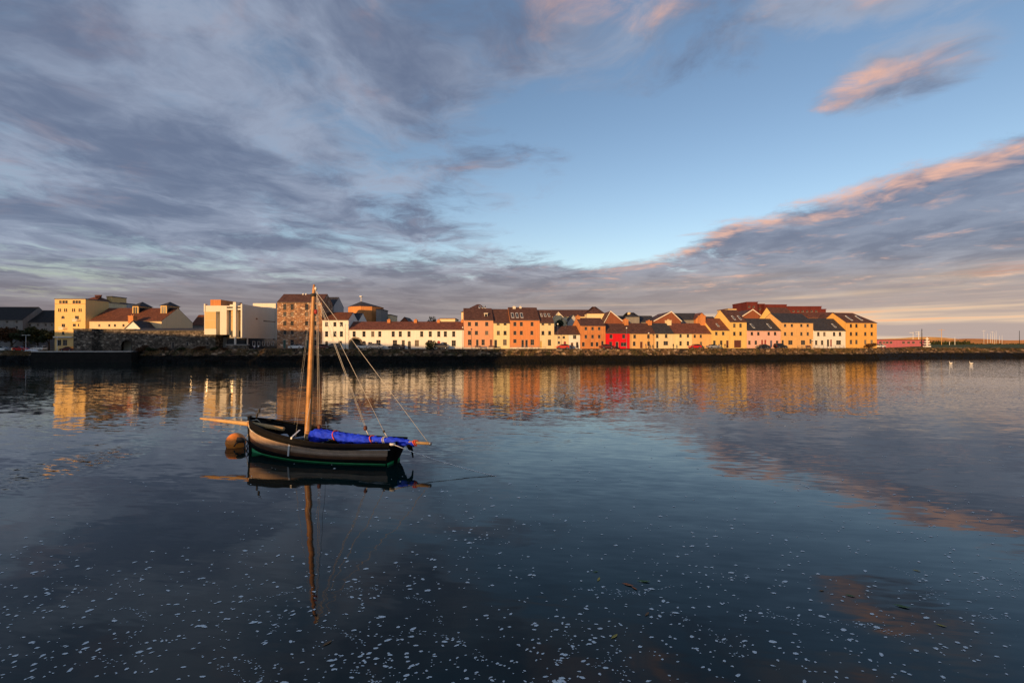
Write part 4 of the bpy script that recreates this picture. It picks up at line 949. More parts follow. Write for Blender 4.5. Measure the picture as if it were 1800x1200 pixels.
# stern chock with white ring, black cloth hanging from the boom
ck = bp(690, 780, .78); q = MB(); q.lathe([(.06, -.05), (.13, -.04), (.13, .04), (.06, .05)], 10, ck); q.build('fairlead', M['whitepaint'], boat)
a, b = bp(716, 780, .02), bp(725.5, 804, .05); q = MB()
q.add([bp(713.5, 781, .06), bp(723, 781, .06), bp(725.5, 791, .09), bp(726.5, 804, .05), bp(725, 804, .05), bp(722.5, 793, .08), bp(717.5, 789, .05)] + [p + Vector((0, -.05, 0)) for p in (bp(713.5, 781, .06), bp(723, 781, .06), bp(725.5, 791, .09), bp(726.5, 804, .05), bp(725, 804, .05), bp(722.5, 793, .08), bp(717.5, 789, .05))],
      [(0, 6, 5, 4, 3, 2, 1), (7, 8, 9, 10, 11, 12, 13)] + [(i, (i + 1) % 7, 7 + (i + 1) % 7, 7 + i) for i in range(7)]); q.build('black_cloth', M['tar'], boat)
# mooring line: from the stern quarter down into the water
inv = Matrix.Rotation(-boat.rotation_euler.z, 4, 'Z') @ Matrix.Translation(-Vector(boat.location))
end = inv @ at(872, 836, 5.6 * F / (836 - HY))
rope('mooring_line', [ck, end], .020, 'whitepaint', boat, .10)

# ------------------------------------------------------------------ mooring buoy
Yb = H * F / (784.5 - HY); cb = at(415, 777, Yb)
by = empty('mooring_buoy', (cb.x, cb.y, 0)); tag(by, 'round orange mooring buoy floating off the bow of the sailing boat', 'buoy')
rb_ = 16.3 * Yb / F; q = MB(); prof = [(max(rb_ * math.sin(t), .002), cb.z - rb_ * math.cos(t) * 1.02) for t in [i * math.pi / 14 for i in range(15)]]
q.lathe(prof, 24); q.build('float', M['buoy'], by)
q = MB(); q.lathe([(rb_ * .93, cb.z + .06), (rb_ * 1.02, cb.z + .04), (rb_ * 1.02, cb.z - .02), (rb_ * .93, cb.z - .04)], 24); q.build('seam', M['buoy'], by)
def on(x, y, yo=-.5): p = at(x, y, Yb + yo); return p - Vector(by.location)
q = MB(); q.tube([on(417, 772), on(424, 773, -.45), on(430, 774, -.3)], [.13, .15, .11], 8); q.build('eye_fitting', M['ropedark'], by)
for pts in ([(430, 772), (435, 774), (437, 779), (434, 783), (436, 788), (433, 793)], [(424, 775), (415, 779), (412, 784)], [(430, 776), (431, 784), (428, 791)]):
    q = MB(); q.tube([on(x_, y_, -.45) for x_, y_ in pts], .035, 6); q.build('shackle_rope', M['ropedark'], by)
q = MB(); q.tube([on(432, 774, -.2), Vector((boat.matrix_basis @ bp(442, 748, .0))) - Vector(by.location)], .014, 5); q.build('bow_line', M['rope'], by)

# ------------------------------------------------------------------ skinned figures
def skin_mesh(name, verts, edges, radii, sub=1, root=0):
    me = bpy.data.meshes.new(name + '_cage'); me.from_pydata(verts, edges, [])
    o = bpy.data.objects.new(name + '_cage', me); col.objects.link(o)
    sk = o.modifiers.new('skin', 'SKIN'); sk.use_smooth_shade = True
    for i, r in enumerate(radii):
        me.skin_vertices[0].data[i].radius = r if isinstance(r, tuple) else (r, r); me.skin_vertices[0].data[i].use_root = (i == root)
    su = o.modifiers.new('sub', 'SUBSURF'); su.levels = su.render_levels = sub
    dg = bpy.context.evaluated_depsgraph_get(); out = bpy.data.meshes.new_from_object(o.evaluated_get(dg)); out.name = name
    bpy.data.objects.remove(o); bpy.data.meshes.remove(me)
    return out

SKIN = mat('skin', (.45, .26, .17), .6, .1)
def person_mesh(pose):
    if pose == 'sit':
        V = [(0, 0, .5), (0, .02, .75), (0, 0, 1.0), (0, 0, 1.12), (0, -.02, 1.22), (0, -.02, 1.34), (.1, -.1, .5), (.11, -.48, .5), (.11, -.5, .08), (.11, -.62, .04), (-.1, -.1, .5), (-.11, -.48, .5), (-.11, -.5, .08), (-.11, -.62, .04),
             (.2, 0, 1.0), (.26, -.08, .75), (.14, -.32, .62), (-.2, 0, 1.0), (-.26, -.08, .75), (-.14, -.32, .62)]
    else:
        k = .22 if pose == 'walk' else 0
        V = [(0, 0, .92), (0, .01, 1.15), (0, 0, 1.40), (0, 0, 1.52), (0, -.02, 1.62), (0, -.02, 1.74), (.09, 0, .86), (.10, -k, .48), (.10, -k * .8, .07), (.10, -k * .8 - .14, .04), (-.09, 0, .86), (-.10, k * .7, .48), (-.10, k * 1.5, .10), (-.10, k * 1.5 - .13, .05),
             (.19, 0, 1.40), (.25, .03 + k * .4, 1.13), (.25, -.06 + k * .5, .88), (-.19, 0, 1.40), (-.25, .03 - k * .4, 1.13), (-.25, -.06 - k * .5, .88)]
    E = [(0, 1), (1, 2), (2, 3), (3, 4), (4, 5), (0, 6), (6, 7), (7, 8), (8, 9), (0, 10), (10, 11), (11, 12), (12, 13), (2, 14), (14, 15), (15, 16), (2, 17), (17, 18), (18, 19)]
    Rr = [(.15, .11), (.15, .11), (.15, .10), .055, .095, .08, .085, .06, .045, .04, .085, .06, .045, .04, .065, .05, .04, .065, .05, .04]
    me = skin_mesh('body', V, E, Rr, 1)
    hips = V[0][2]; neck = V[3][2]
    for i in range(3): me.materials.append(None)
    mi = []
    for p in me.polygons:
        z = p.center.z; hand = abs(p.center.x) > .1 and abs(z - V[16][2]) < .06
        mi.append(2 if z > neck or hand else (1 if (z < hips + .02 and abs(p.center.x) < .2) else 0))
    me.polygons.foreach_set('material_index', mi); return me
PM = {}
M['hair'] = mat('hair', (.03, .02, .015), .7, .2)
def person(x, y, Y, pose, top, legs, label, rz=0.0, dz=0.0):
    if pose not in PM: PM[pose] = person_mesh(pose)
    p = at(x, y, Y); p.z = street_z(x) + .02 + dz
    o = mesh_obj('person', PM[pose]); o.location = p; o.rotation_euler = (0, 0, rz)
    for i, c in enumerate((top, legs, SKIN)):
        o.material_slots[i].link = 'OBJECT'; o.material_slots[i].material = c
    tag(o, label, 'person')
    hz_ = 1.70 if pose != 'sit' else 1.30
    q = MB(); q.lathe([(.004, .10), (.07, .075), (.098, .02), (.098, -.05), (.085, -.06)], 10, (0, .01, hz_)); q.build('hair', M['hair'], o)
def cloth(n, c): return mat(n, c, .85, .15, 6, 20)
cdk, cbl, crd, cwh = cloth('cloth_dark', (.03, .03, .035)), cloth('cloth_blue', (.05, .07, .16)), cloth('cloth_red', (.35, .04, .04)), cloth('cloth_white', (.6, .58, .55))
for a in ((1183.6, 611, 'stand', cdk, cdk, 'person in dark clothes standing before the pale yellow cottage', .4), (1135.3, 611, 'walk', cbl, cdk, 'person in blue walking left of the street lamp by the tan cottage', 1.5),
          (1140.2, 611, 'walk', cdk, cbl, 'person in dark jacket walking under the street lamp by the tan cottage', 1.6), (1274.4, 610.5, 'walk', cdk, cdk, 'person in black walking past the yellow two storey house', -1.4),
          (447.5, 613.5, 'sit', cwh, cbl, 'person in white sitting on the quay before the white museum, left one of the pair', .2), (454.5, 613.5, 'sit', cwh, cdk, 'person in white sitting on the quay before the white museum, right one of the pair', -.3),
          (133, 617, 'stand', crd, cdk, 'person in red standing at the foot of the rubble wall block', .3), (1006, 611, 'stand', cdk, cbl, 'person beside the bicycles at the white cottages', .7), (1264, 611, 'walk', cbl, cdk, 'person in blue walking by the silver car', 1.6)):
    x_, y_, pose, tp, lg, lab, rz_ = a
    person(x_, y_, interp(SHORE, x_) + 6.2, pose, tp, lg, lab, rz_, -.05 if pose != 'sit' else -.05)
# two sitters share a bench
q0 = at(451, 612, interp(SHORE, 451) + 6.4); bn = empty('bench', (q0.x, q0.y, 3.96)); tag(bn, 'plain timber bench on the quay before the white museum', 'bench')
q = MB(); q.box(-1.1, 1.1, -.2, .25, .38, .44); q.build('seat', M['door_brown'], bn)
for k in (-.9, .9): q = MB(); q.box(k - .04, k + .04, -.15, .2, 0, .378); q.build('leg', M['blackmetal'], bn)

# ------------------------------------------------------------------ cars
CARM = {}
def paint(key, c, metal=0.0):
    if key not in CARM:
        CARM[key] = mat('paint_' + key, c, .28, .04, 1, 4, 0, .5, metal=metal)
    return CARM[key]
M['rubber'] = mat('rubber', (.018, .018, .018), .8, .2); M['hub'] = mat('hub', (.35, .35, .36), .35, .1, metal=.8)
M['lamp_clear'] = mat('lamp_clear', (.75, .75, .72), .15, .03); M['lamp_red'] = mat('lamp_red', (.4, .01, .01), .2, .1)
def loft_side(prof, wtab, mi=0):
    q = MB(); n = len(prof)
    vs = [(x_, -w_, z_) for (x_, z_), w_ in zip(prof, wtab)] + [(x_, w_, z_) for (x_, z_), w_ in zip(prof, wtab)]
    q.add(vs, [tuple(range(n)), tuple(range(n, 2 * n))[::-1]] + [(i, n + i, n + (i + 1) % n, (i + 1) % n) for i in range(n)], mi); return q
def car_proto(kind):
    d = {'hatch': (4.1, 1.46, [(-2.05, .42), (-2.05, .80), (-1.98, .98), (-1.2, 1.0), (.95, .98), (1.75, .84), (2.02, .62), (2.04, .38), (1.7, .25), (-1.75, .25)], [(-1.85, .98), (-1.55, 1.38), (-.9, 1.46), (.1, 1.44), (.95, .97)]),
         'saloon': (4.6, 1.42, [(-2.3, .42), (-2.3, .92), (-1.6, 1.0), (.95, .96), (2.0, .82), (2.28, .6), (2.3, .38), (1.9, .24), (-1.95, .24)], [(-1.75, .99), (-.95, 1.36), (-.3, 1.42), (.25, 1.40), (1.15, .94)]),
         'suv': (4.6, 1.72, [(-2.25, .5), (-2.25, 1.0), (-2.2, 1.12), (.95, 1.10), (2.0, .98), (2.26, .78), (2.28, .48), (1.9, .34), (-1.9, .34)], [(-2.15, 1.11), (-1.98, 1.62), (-1.5, 1.72), (.1, 1.70), (1.0, 1.09)])}[kind]
    _, hh, body, cab = d
    r = empty('car_source')
    q = loft_side(body, [.80 if z_ < .5 else .86 if z_ < .9 else .80 for x_, z_ in body])
    rp = [(x_, z_) for x_, z_ in cab]; top = [p for p in cab if p[1] > hh - .12]
    a = top[0]; b = top[-1]; m_ = top[len(top) // 2]
    q.add([(a[0] - .03, -.62, a[1] + .005), (m_[0], -.60, m_[1] + .035), (b[0] + .03, -.62, b[1] + .005), (a[0] - .03, .62, a[1] + .005), (m_[0], .60, m_[1] + .035), (b[0] + .03, .62, b[1] + .005)], [(0, 1, 4, 3), (1, 2, 5, 4)])
    for s_ in (-1, 1):
        for p, t in ((cab[0], a), (cab[-1], b), ((.0, cab[0][1]), (.0, hh - .02))):
            q.tube([(p[0], s_ * .80, p[1]), (t[0], s_ * .635, t[1])], .035, 4)
    bo = q.build('body', paint('white', (.75, .75, .73)), r, True)
    wt = [.78 if z_ < hh - .5 else .63 for x_, z_ in cab]; g_ = loft_side(cab, wt); g_.build('windows', M['glass'], r, True)
    for xw in (-1.28, 1.32):
        for s_ in (-1, 1):
            q = MB(); w_ = [(.20, -.1), (.31, -.1), (.33, -.06), (.33, .06), (.31, .1), (.20, .1)]
            vs = []; n = 16
            for k in range(n):
                t = 2 * math.pi * k / n
                for rr, yy in w_: vs.append((xw + rr * math.cos(t), s_ * .80 + yy, .33 + rr * math.sin(t)))
            q.add(vs, [(k * 6 + i, ((k + 1) % n) * 6 + i, ((k + 1) % n) * 6 + i + 1, k * 6 + i + 1) for k in range(n) for i in range(5)], 0, True); wo2 = q.build('wheel', M['rubber'], r)
            q = MB(); vs = [(xw, s_ * .86, .33)] + [(xw + .2 * math.cos(2 * math.pi * k / n), s_ * .88, .33 + .2 * math.sin(2 * math.pi * k / n)) for k in range(n)]
            q.add(vs, [(0, 1 + k, 1 + (k + 1) % n) for k in range(n)]); q.build('hub_cap', M['hub'], wo2)
    fx = max(p[0] for p in body); rx = min(p[0] for p in body)
    for s_ in (-1, 1):
        q = MB(); q.box(fx - .3, fx - .02, s_ * .68 - .14, s_ * .68 + .14, .62 if kind != 'suv' else .76, .74 if kind != 'suv' else .9); q.build('headlight', M['lamp_clear'], r)
        q = MB(); q.box(rx - .015, rx + .1, s_ * .70 - .12, s_ * .70 + .12, .72, .92); q.build('tail_light', M['lamp_red'], r)
    for z_ in (0,):
        q = MB(); q.box(fx - .01, fx + .012, -.26, .26, .42, .53); q.build('number_plate', M['whitepaint'], r)
    return r
PROT = {k: car_proto(k) for k in ('hatch', 'saloon', 'suv')}
def car(x, kind, key, colr, label, rev=False, off=7.0, metal=0.0, dr=0.0, zadd=0.0):
    Y = interp(SHORE, x) + off; p = at(x, 611, Y)
    Y2 = interp(SHORE, x + 12) + off; p2 = at(x + 12, 611, Y2)
    c = clone(PROT[kind]); c.name = 'parked_car'
    c.location = (p.x, p.y, street_z(x) + .016 + zadd); c.rotation_euler = (0, 0, math.atan2(p2.y - p.y, p2.x - p.x) + (math.pi if rev else 0) + dr)
    for ch in c.children:
        if ch.name.startswith('body'):
            ch.material_slots[0].link = 'OBJECT'; ch.material_slots[0].material = paint(key, colr, metal)
        ch.name = ch.name.split('.')[0]
    return tag(c, label, 'car', 'cars parked along the quay')
car(521, 'saloon', 'white', (.75, .75, .73), 'white saloon car parked before the stone warehouse', True)
car(569, 'hatch', 'maroon', (.10, .015, .015), 'maroon hatchback parked under the corner of the white house', False)
car(585, 'suv', 'black', (.012, .012, .014), 'black estate car parked before the three storey white house', True)
car(639.5, 'hatch', 'cream', (.68, .66, .60), 'small white hatchback by the archway', False, 8.3)
car(660, 'suv', 'silver', (.42, .42, .43), 'silver four by four parked before the white terrace', False, metal=.5)
car(696, 'saloon', 'navy', (.015, .018, .03), 'dark navy saloon parked before the white terrace', True)
car(776, 'suv', 'charcoal', (.05, .045, .045), 'charcoal estate car parked right of the quay bush', False)
car(988.5, 'hatch', 'orange_red', (.55, .05, .03), 'orange red hatchback before the first white cottage', True)
car(1066.5, 'saloon', 'wine', (.10, .02, .02), 'dark wine red saloon parked left of the red house', False)
car(1221, 'hatch', 'bright_red', (.50, .012, .012), 'bright red hatchback parked before the amber cottage', True)
car(1254, 'saloon', 'silver', (.42, .42, .43), 'silver saloon parked before the yellow two storey house', False, metal=.5)
car(1340.5, 'saloon', 'black', (.012, .012, .014), 'black saloon parked before the pale pink house', True)
car(1371.5, 'suv', 'black', (.012, .012, .014), 'black jeep parked before the orange yellow house', False)
car(1548, 'hatch', 'white', (.75, .75, .73), 'white hatchback parked by the pink building', False, 14)
car(8, 'hatch', 'white', (.75, .75, .73), 'white hatchback at the far left edge under the trees', False, 15)
car(23.5, 'saloon', 'grey', (.30, .30, .31), 'grey saloon under the trees left of the red car', True, 15, .4)
car(36.5, 'hatch', 'bright_red', (.50, .012, .012), 'red hatchback under the trees by the lamp post', False, 14)
car(40.5, 'suv', 'blue', (.03, .07, .25), 'blue car behind the red one under the trees', False, 19)
car(120, 'saloon', 'wine', (.10, .02, .02), 'dark red saloon parked before the cream tower block', True, 10)
car(68, 'suv', 'cream', (.68, .66, .60), 'pale van like car half hidden left of the cream tower', True, 16)
for k in list(PROT.values()):
    for ch in list(k.children):
        for gc in list(ch.children): bpy.data.objects.remove(gc)
        bpy.data.objects.remove(ch)
    bpy.data.objects.remove(k)

# ------------------------------------------------------------------ lamp posts, poles, railings
def lamp(x, ytop, label, off=6.0, m='blackmetal', dbl=False, head='globe'):
    Y = interp(SHORE, x) + off; p = at(x, 611, Y); z0 = street_z(x); ht = at(x, ytop, Y).z - z0
    r = empty('street_lamp', (p.x, Y, z0)); tag(r, label, 'street lamp', 'lamp posts on the far quay')
    q = MB(); q.lathe([(.001, 0), (.12, 0), (.11, .5), (.06, .6), (.04, ht - .3), (.001, ht - .3)], 8); q.build('post', M[m], r)
    if head == 'globe':
        q = MB(); q.lathe([(.001, ht - .3), (.12, ht - .28), (.24, ht - .1), (.22, ht + .05), (.05, ht + .14), (.001, ht + .16)], 8); q.build('lantern', M['lamp_clear'], r)
    else:
        q = MB(); q.box(-1.1 if dbl else 0, 1.1, -.05, .05, ht - .34, ht - .26); q.build('arm', M[m], r)
        for s_ in ((-1, 1) if dbl else (1,)): q = MB(); q.box(s_ * 1.1 - .3, s_ * 1.1 + .3, -.12, .12, ht - .42, ht - .345); q.build('lamp_head', M['lamp_clear'], r)
lamp(607, 570, 'dark lamp post against the three storey white house', 7)
lamp(813.5, 575, 'tall dark lamp post at the right end of the white terrace', 5.6)
lamp(980.6, 569, 'pale lamp post before the first white cottage', 7.8, 'steel')
lamp(1101.5, 576, 'pale lamp post before the red house', 6.6, 'steel')
lamp(1140.4, 585, 'thin dark lamp post before the tan cottage', 5.8)
lamp(45.5, 587, 'pale twin armed lamp post before the trees at far left', 7, 'whitepaint', True, 'arm')
lamp(1428, 597, 'short pale lamp post before the white house', 6.4, 'whitepaint')
lamp(100.5, 592, 'pale lamp post before the cream tower', 9, 'whitepaint')
def railing(x0, x1, label, off=5.6):
    ya, yb = interp(SHORE, x0) + off, interp(SHORE, x1) + off; a, b = at(x0, 611, ya), at(x1, 611, yb); a.z = b.z = 4.0
    L_ = (b - a).length; r = empty('railing', a, math.atan2(b.y - a.y, b.x - a.x)); tag(r, label, 'railing', 'quay railings')
    for z_ in (.55, 1.05): q = MB(); q.box(0, L_, -.02, .02, z_ - .025, z_ + .025); q.build('rail', M['steel'], r)
    n = int(L_ / 1.8); q = MB(); q.box(-.03, .03, -.03, .03, 0, 1.02); me = q.mesh('post', M['steel'])
    for i in range(n + 1): o = mesh_obj('post', me, r); o.location = (L_ * i / n, .045, 0)
railing(816, 866, 'thin grey railing before the salmon tall house'); railing(898, 946, 'thin grey railing before the orange tall house'); railing(1402, 1484, 'thin grey railing before the white house between tall yellow houses')
# benches on the quay before the tall houses
for x_, lab in ((840, 'dark bench before the salmon tall house'), (864, 'dark bench between salmon and narrow cream house'), (1421, 'brown bench before the orange yellow house')):
    Y = interp(SHORE, x_) + 6.6; p = at(x_, 611, Y); r = empty('bench', (p.x, Y, 4.016)); tag(r, lab, 'bench', 'benches on the far quay')
    q = MB(); q.box(-.9, .9, -.22, .22, .42, .47); q.build('seat', M['door_brown'], r)
    q = MB(); q.box(-.9, .9, .2, .25, .55, .95); q.build('backrest', M['door_brown'], r)
    for s_ in (-.75, .75): q = MB(); q.box(s_ - .04, s_ + .04, -.2, .2, 0, .418); q.build('leg', M['blackmetal'], r)
# bicycles by the cottages
def bicycle(x, label, off):
    Y = interp(SHORE, x) + off; p = at(x, 611, Y); r = empty('bicycle', (p.x, Y, 4.014), R(12)); tag(r, label, 'bicycle', 'bicycles by the cottages')
    for xw in (-.52, .52):
        q = MB(); q.tube([(xw + .34 * math.cos(t), 0, .35 + .34 * math.sin(t)) for t in [i * 2 * math.pi / 14 for i in range(15)]], .022, 4, caps=False); q.build('wheel', M['rubber'], r)
    q = MB(); 
    for a, b in (((-.52, 0, .35), (-.18, 0, .82)), ((-.18, 0, .80), (.36, 0, .78)), ((.36, 0, .82), (.52, 0, .35)), ((-.12, 0, .32), (.36, 0, .76)), ((-.12, 0, .32), (-.20, 0, .86)), ((-.52, 0, .35), (-.12, 0, .32))): q.tube([a, b], .02, 4)
    q.build('frame', M['whitepaint'], r)
    q = MB(); q.box(-.32, -.08, -.06, .06, .88, .93); q.build('saddle', M['rubber'], r)
    q = MB(); q.tube([(.38, -.25, .98), (.36, 0, .95), (.38, .25, .98)], .015, 4); q.build('handlebar', M['blackmetal'], r)
bicycle(1008.5, 'white bicycle leaning nearer the dark cottage doors', 9.0); bicycle(1001, 'white bicycle nearer the arched red door', 9.2)
# harbour mast with cross arms, poles and yacht masts at the right
def pole(name, x, ytop, Y, label, cat, m='whitepaint', r0=.16, arms=0, zb=4.3, grp=None):
    p = at(x, 611, Y); ht = at(x, ytop, Y).z - zb; r = empty(name, (p.x, Y, zb)); tag(r, label, cat, grp)
    q = MB(); q.tube([(0, 0, 0), (0, 0, ht)], [r0, r0 * .6], 6); q.build('shaft', M[m], r)
    for k in range(arms): q = MB(); q.box(-1.6 + .3 * k, 1.6 - .3 * k, -.06, .06, ht * (.93 - .12 * k), ht * (.93 - .12 * k) + .12); q.build('cross_arm', M[m], r)
pole('signal_mast', 1615, 582, 205, 'white signal mast with cross arms beside the pink building', 'mast', arms=2, r0=.2)
pole('signal_mast', 1605, 583, 207, 'thin white signal mast left of the cross armed one', 'mast', arms=1, r0=.12)
pole('utility_pole', 1620.5, 578, 203, 'tall dark pole beside the white signal mast', 'pole', 'blackmetal', .18)
pole('utility_pole', 1655, 578, 230, 'lone pole with short arms beyond the park grass', 'pole', 'palewood', .16, 1)
pole('flag_pole', 1669, 600, 220, 'short white pole on the park grass, left of its pair', 'pole', r0=.12); pole('flag_pole', 1678.5, 592, 222, 'taller white pole on the park grass, right of its pair', 'pole', r0=.12)
pole('utility_pole', 1792, 581, 240, 'dark pole near the right edge', 'pole', 'blackmetal', .15)
ORD = ('leftmost and tallest', 'second tallest', 'fifth from left', 'sixth from left', 'seventh from left', 'rightmost', 'second from left', 'third from left')
for i, (x_, y_) in enumerate(((1729.5, 579.5), (1744.5, 582), (1748, 585), (1751, 581), (1757, 590), (1761.5, 589), (1736, 586), (1741, 586))):
    pole('yacht_mast', x_, y_, 420, 'slim white yacht mast above the right hand hills, %s of the cluster' % ORD[i], 'mast', 'whitepaint', .13, 1 if i < 2 else 0, 3.9, 'yacht masts in the distant marina')
# white dinghy frame beside the pink building
r = empty('navigation_beacon', (at(1629.5, 608, 200).x, 200, 4.3)); tag(r, 'white stacked navigation beacon at the right end of the pink building', 'beacon')
for k, (w_, z_) in enumerate(((1.1, 0), (.95, 1.0), (.7, 2.0), (.45, 3.0))): q = MB(); q.box(-w_, w_, -w_ * .6, w_ * .6, z_, z_ + .45); q.tube([(0, 0, z_ + .45), (0, 0, z_ + 1.0)], .18, 6); q.build('tier', M['whitepaint'], r)
# white dinghy on the grass at left
r = empty('dinghy', (at(55, 619, 152).x, 152, 3.26), .4); tag(r, 'small white upturned dinghy on the grass at the slip', 'dinghy')
q = MB(); vs = []
for i in range(9):
    t = i / 8; w_ = .75 * math.sin(math.pi * (.12 + .80 * t)) ** .6; h_ = .55 * math.sin(math.pi * (.15 + .7 * t))
    for j in range(7): a = math.pi * j / 6; vs.append((-1.7 + 3.4 * t, w_ * math.cos(a), h_ * math.sin(a)))
q.add(vs, [(i * 7 + j, (i + 1) * 7 + j, (i + 1) * 7 + j + 1, i * 7 + j + 1) for i in range(8) for j in range(6)], 0, True); q.build('hull', M['whitepaint'], r)
q = MB(); q.box(-1.5, 1.5, -.03, .03, .5, .58); q.build('keel', M['boatgrey'], r)

# ------------------------------------------------------------------ plants
M['leaf'] = mat('leaf', (.032, .040, .014), .8, .45, 1.2, 6); M['leaf_brown'] = mat('leaf_brown', (.07, .032, .012), .8, .45, 1.0, 6); M['bark'] = mat('bark', (.06, .045, .03), .9, .3)
def crown_mesh(rx, ry, rz, n, size, seed, mt, zc):
    rnd = random.Random(seed); q = MB()
    lobes = [(Vector((rnd.uniform(-.6, .6) * rx, rnd.uniform(-.6, .6) * ry, zc + rnd.uniform(-.55, .6) * rz)), rnd.uniform(.35, .6)) for _ in range(11)]
    for _ in range(n):
        c, k = rnd.choice(lobes)
        d = Vector((rnd.gauss(0, 1), rnd.gauss(0, 1), rnd.gauss(0, 1))).normalized() * (rnd.random() ** .45)
        p = c + Vector((d.x * rx * k, d.y * ry * k, d.z * rz * k))
        a = Vector((rnd.uniform(-1, 1), rnd.uniform(-1, 1), rnd.uniform(-.6, .6))).normalized(); b = a.cross(Vector((rnd.uniform(-1, 1), rnd.uniform(-1, 1), rnd.uniform(-1, 1)))).normalized()
        s_ = size * rnd.uniform(.6, 1.3); q.add([p - a * s_, p - b * s_ * .5, p + a * s_, p + b * s_ * .5], [(0, 1, 2, 3)])
    return q
def tree(name, label, x, Y, ytop, rpx, zb, mt, n=1400, size=.28, seed=0, cat='tree', squash=1.0):
    p = at(x, 611, Y); ht = at(x, ytop, Y).z - zb; rx = rpx * Y / F
    r = empty(name, (p.x, Y, zb)); tag(r, label, cat)
    th = ht * .3 if cat == 'tree' else ht * .1; rz_ = (ht - th) / 2
    crown_mesh(rx, rx, rz_, n, size, seed, mt, th + rz_).build('crown', M[mt], r)
    q = MB(); q.tube([(0, 0, -.2), (.1, 0, ht * .25), (-.05, .1, ht * .6)], [rx * .09 + .04, rx * .07 + .03, .03], 6)
    rnd = random.Random(seed + 5)
    for k in range(5): q.tube([(.05, 0, ht * (.22 + .06 * k)), (rnd.uniform(-.6, .6) * rx, rnd.uniform(-.6, .6) * rx, ht * (.5 + .08 * k))], [rx * .04 + .02, .02], 5)
    q.build('trunk', M['bark'], r)
for i, (x_, yt, rp, mt, lab) in enumerate(((-8, 577, 22, 'leaf_brown', 'russet leaved tree cut by the left edge'), (20, 573, 20, 'leaf_brown', 'russet leaved tree behind the grey and red cars'), (46, 576, 18, 'leaf', 'dark tree behind the twin armed lamp post'), (66, 574, 17, 'leaf', 'dark tree between lamp post and cream tower'), (86, 580, 14, 'leaf', 'small dark tree touching the cream tower'))):
    tree('street_tree', lab, x_, 170, yt, rp, 3.2, mt, 1700, .42, i)
tree('tree', 'dark round tree behind the white terrace', 757, 200, 554.5, 8, 4, 'leaf', 900, .35, 11)
tree('tree', 'small dark tree beside the flat cream block', 766, 205, 557.5, 5, 4, 'leaf', 600, .35, 12)
tree('tree', 'dark ivy clad tree in the gap above the first white cottage', 983, 167, 560, 9, 4, 'leaf', 1300, .35, 13)
tree('bush', 'dark spiky bush growing from the quay wall before the white terrace', 757, 146.5, 599, 10, 2.6, 'leaf', 800, .26, 14, 'bush')
tree('bush', 'bare brown bush before the deep yellow end house', 1527, 178, 602, 9.5, 3.7, 'leaf_brown', 700, .22, 15, 'bush')
for i, (x_, yt, rp, lab) in enumerate(((250, 607, 10, 'scrubby bush right of the arched gateway'), (268, 610, 8, 'scrubby bush under the left lit window of the stone building'), (290, 609, 9, 'scrubby bush left of the stone building door'), (318, 610, 9, 'scrubby bush right of the stone building door'), (352, 608, 10, 'dark bush under the right end of the stone building'), (376, 609, 8, 'dark bush at the corner of the stone building'), (396, 611, 8, 'low bush before the garden wall'))):
    tree('bush', lab, x_, interp(SHORE, x_) + 4.6, yt, rp, street_z(x_) - .6, 'leaf' if i % 2 else 'leaf_brown', 700, .2, 30 + i, 'bush')
# far dark tree belt beyond the park: one mass
q = MB(); rnd = random.Random(3)
for k in range(2600):
    x_ = rnd.uniform(1635, 1712) if k % 4 else rnd.uniform(1712, 1850); yy = 606.5 - abs(rnd.gauss(0, 1)) * (2.6 if x_ < 1705 else 1.0); p = at(x_, yy, 300 + rnd.uniform(-8, 8)); s_ = rnd.uniform(.35, .8)
    a = Vector((rnd.uniform(-1, 1), rnd.uniform(-1, 1), rnd.uniform(-1, 1))).normalized() * s_; b = a.cross(Vector((rnd.random(), rnd.random(), rnd.random()))).normalized() * s_ * .6
    q.add([p - a, p - b, p + a, p + b], [(0, 1, 2, 3)])
tag(q.build('hedge_belt', M['leaf']), 'dark belt of distant trees beyond the park grass', 'trees', kind='stuff')
# grasses and weeds on the upper bank
q = MB(); rnd = random.Random(9)
for k in range(9000):
    x_ = rnd.choice((rnd.uniform(-100, 70), rnd.uniform(235, 480), rnd.uniform(480, 1560), rnd.uniform(1360, 1800))); kk = 1 if x_ < 1541 else min(1 + (x_ - 1541) / 60, 2.2)
    d_ = rnd.uniform(3.4, 5.0) * kk; Y = interp(SHORE, x_) + d_; X = (x_ - CX) * interp(SHORE, x_) / F
    if mnoise.noise(Vector((X * .12, 0, 0))) < -.05: continue
    z = street_z(x_) * (.55 + .45 * min(max((d_ / kk - 3.3) / 1.2, 0), 1)); h_ = rnd.uniform(.12, .5); lean = rnd.uniform(-.2, .2); w_ = rnd.uniform(.03, .08)
    q.add([(X - w_, Y - .1, z - .1), (X + w_, Y - .1, z - .1), (X + lean, Y - .15 + lean, z + h_)], [(0, 1, 2)])
tag(q.build('bank_weeds', M['drygrass']), 'dry grass and weeds along the top of the quay bank', 'weeds', kind='stuff')
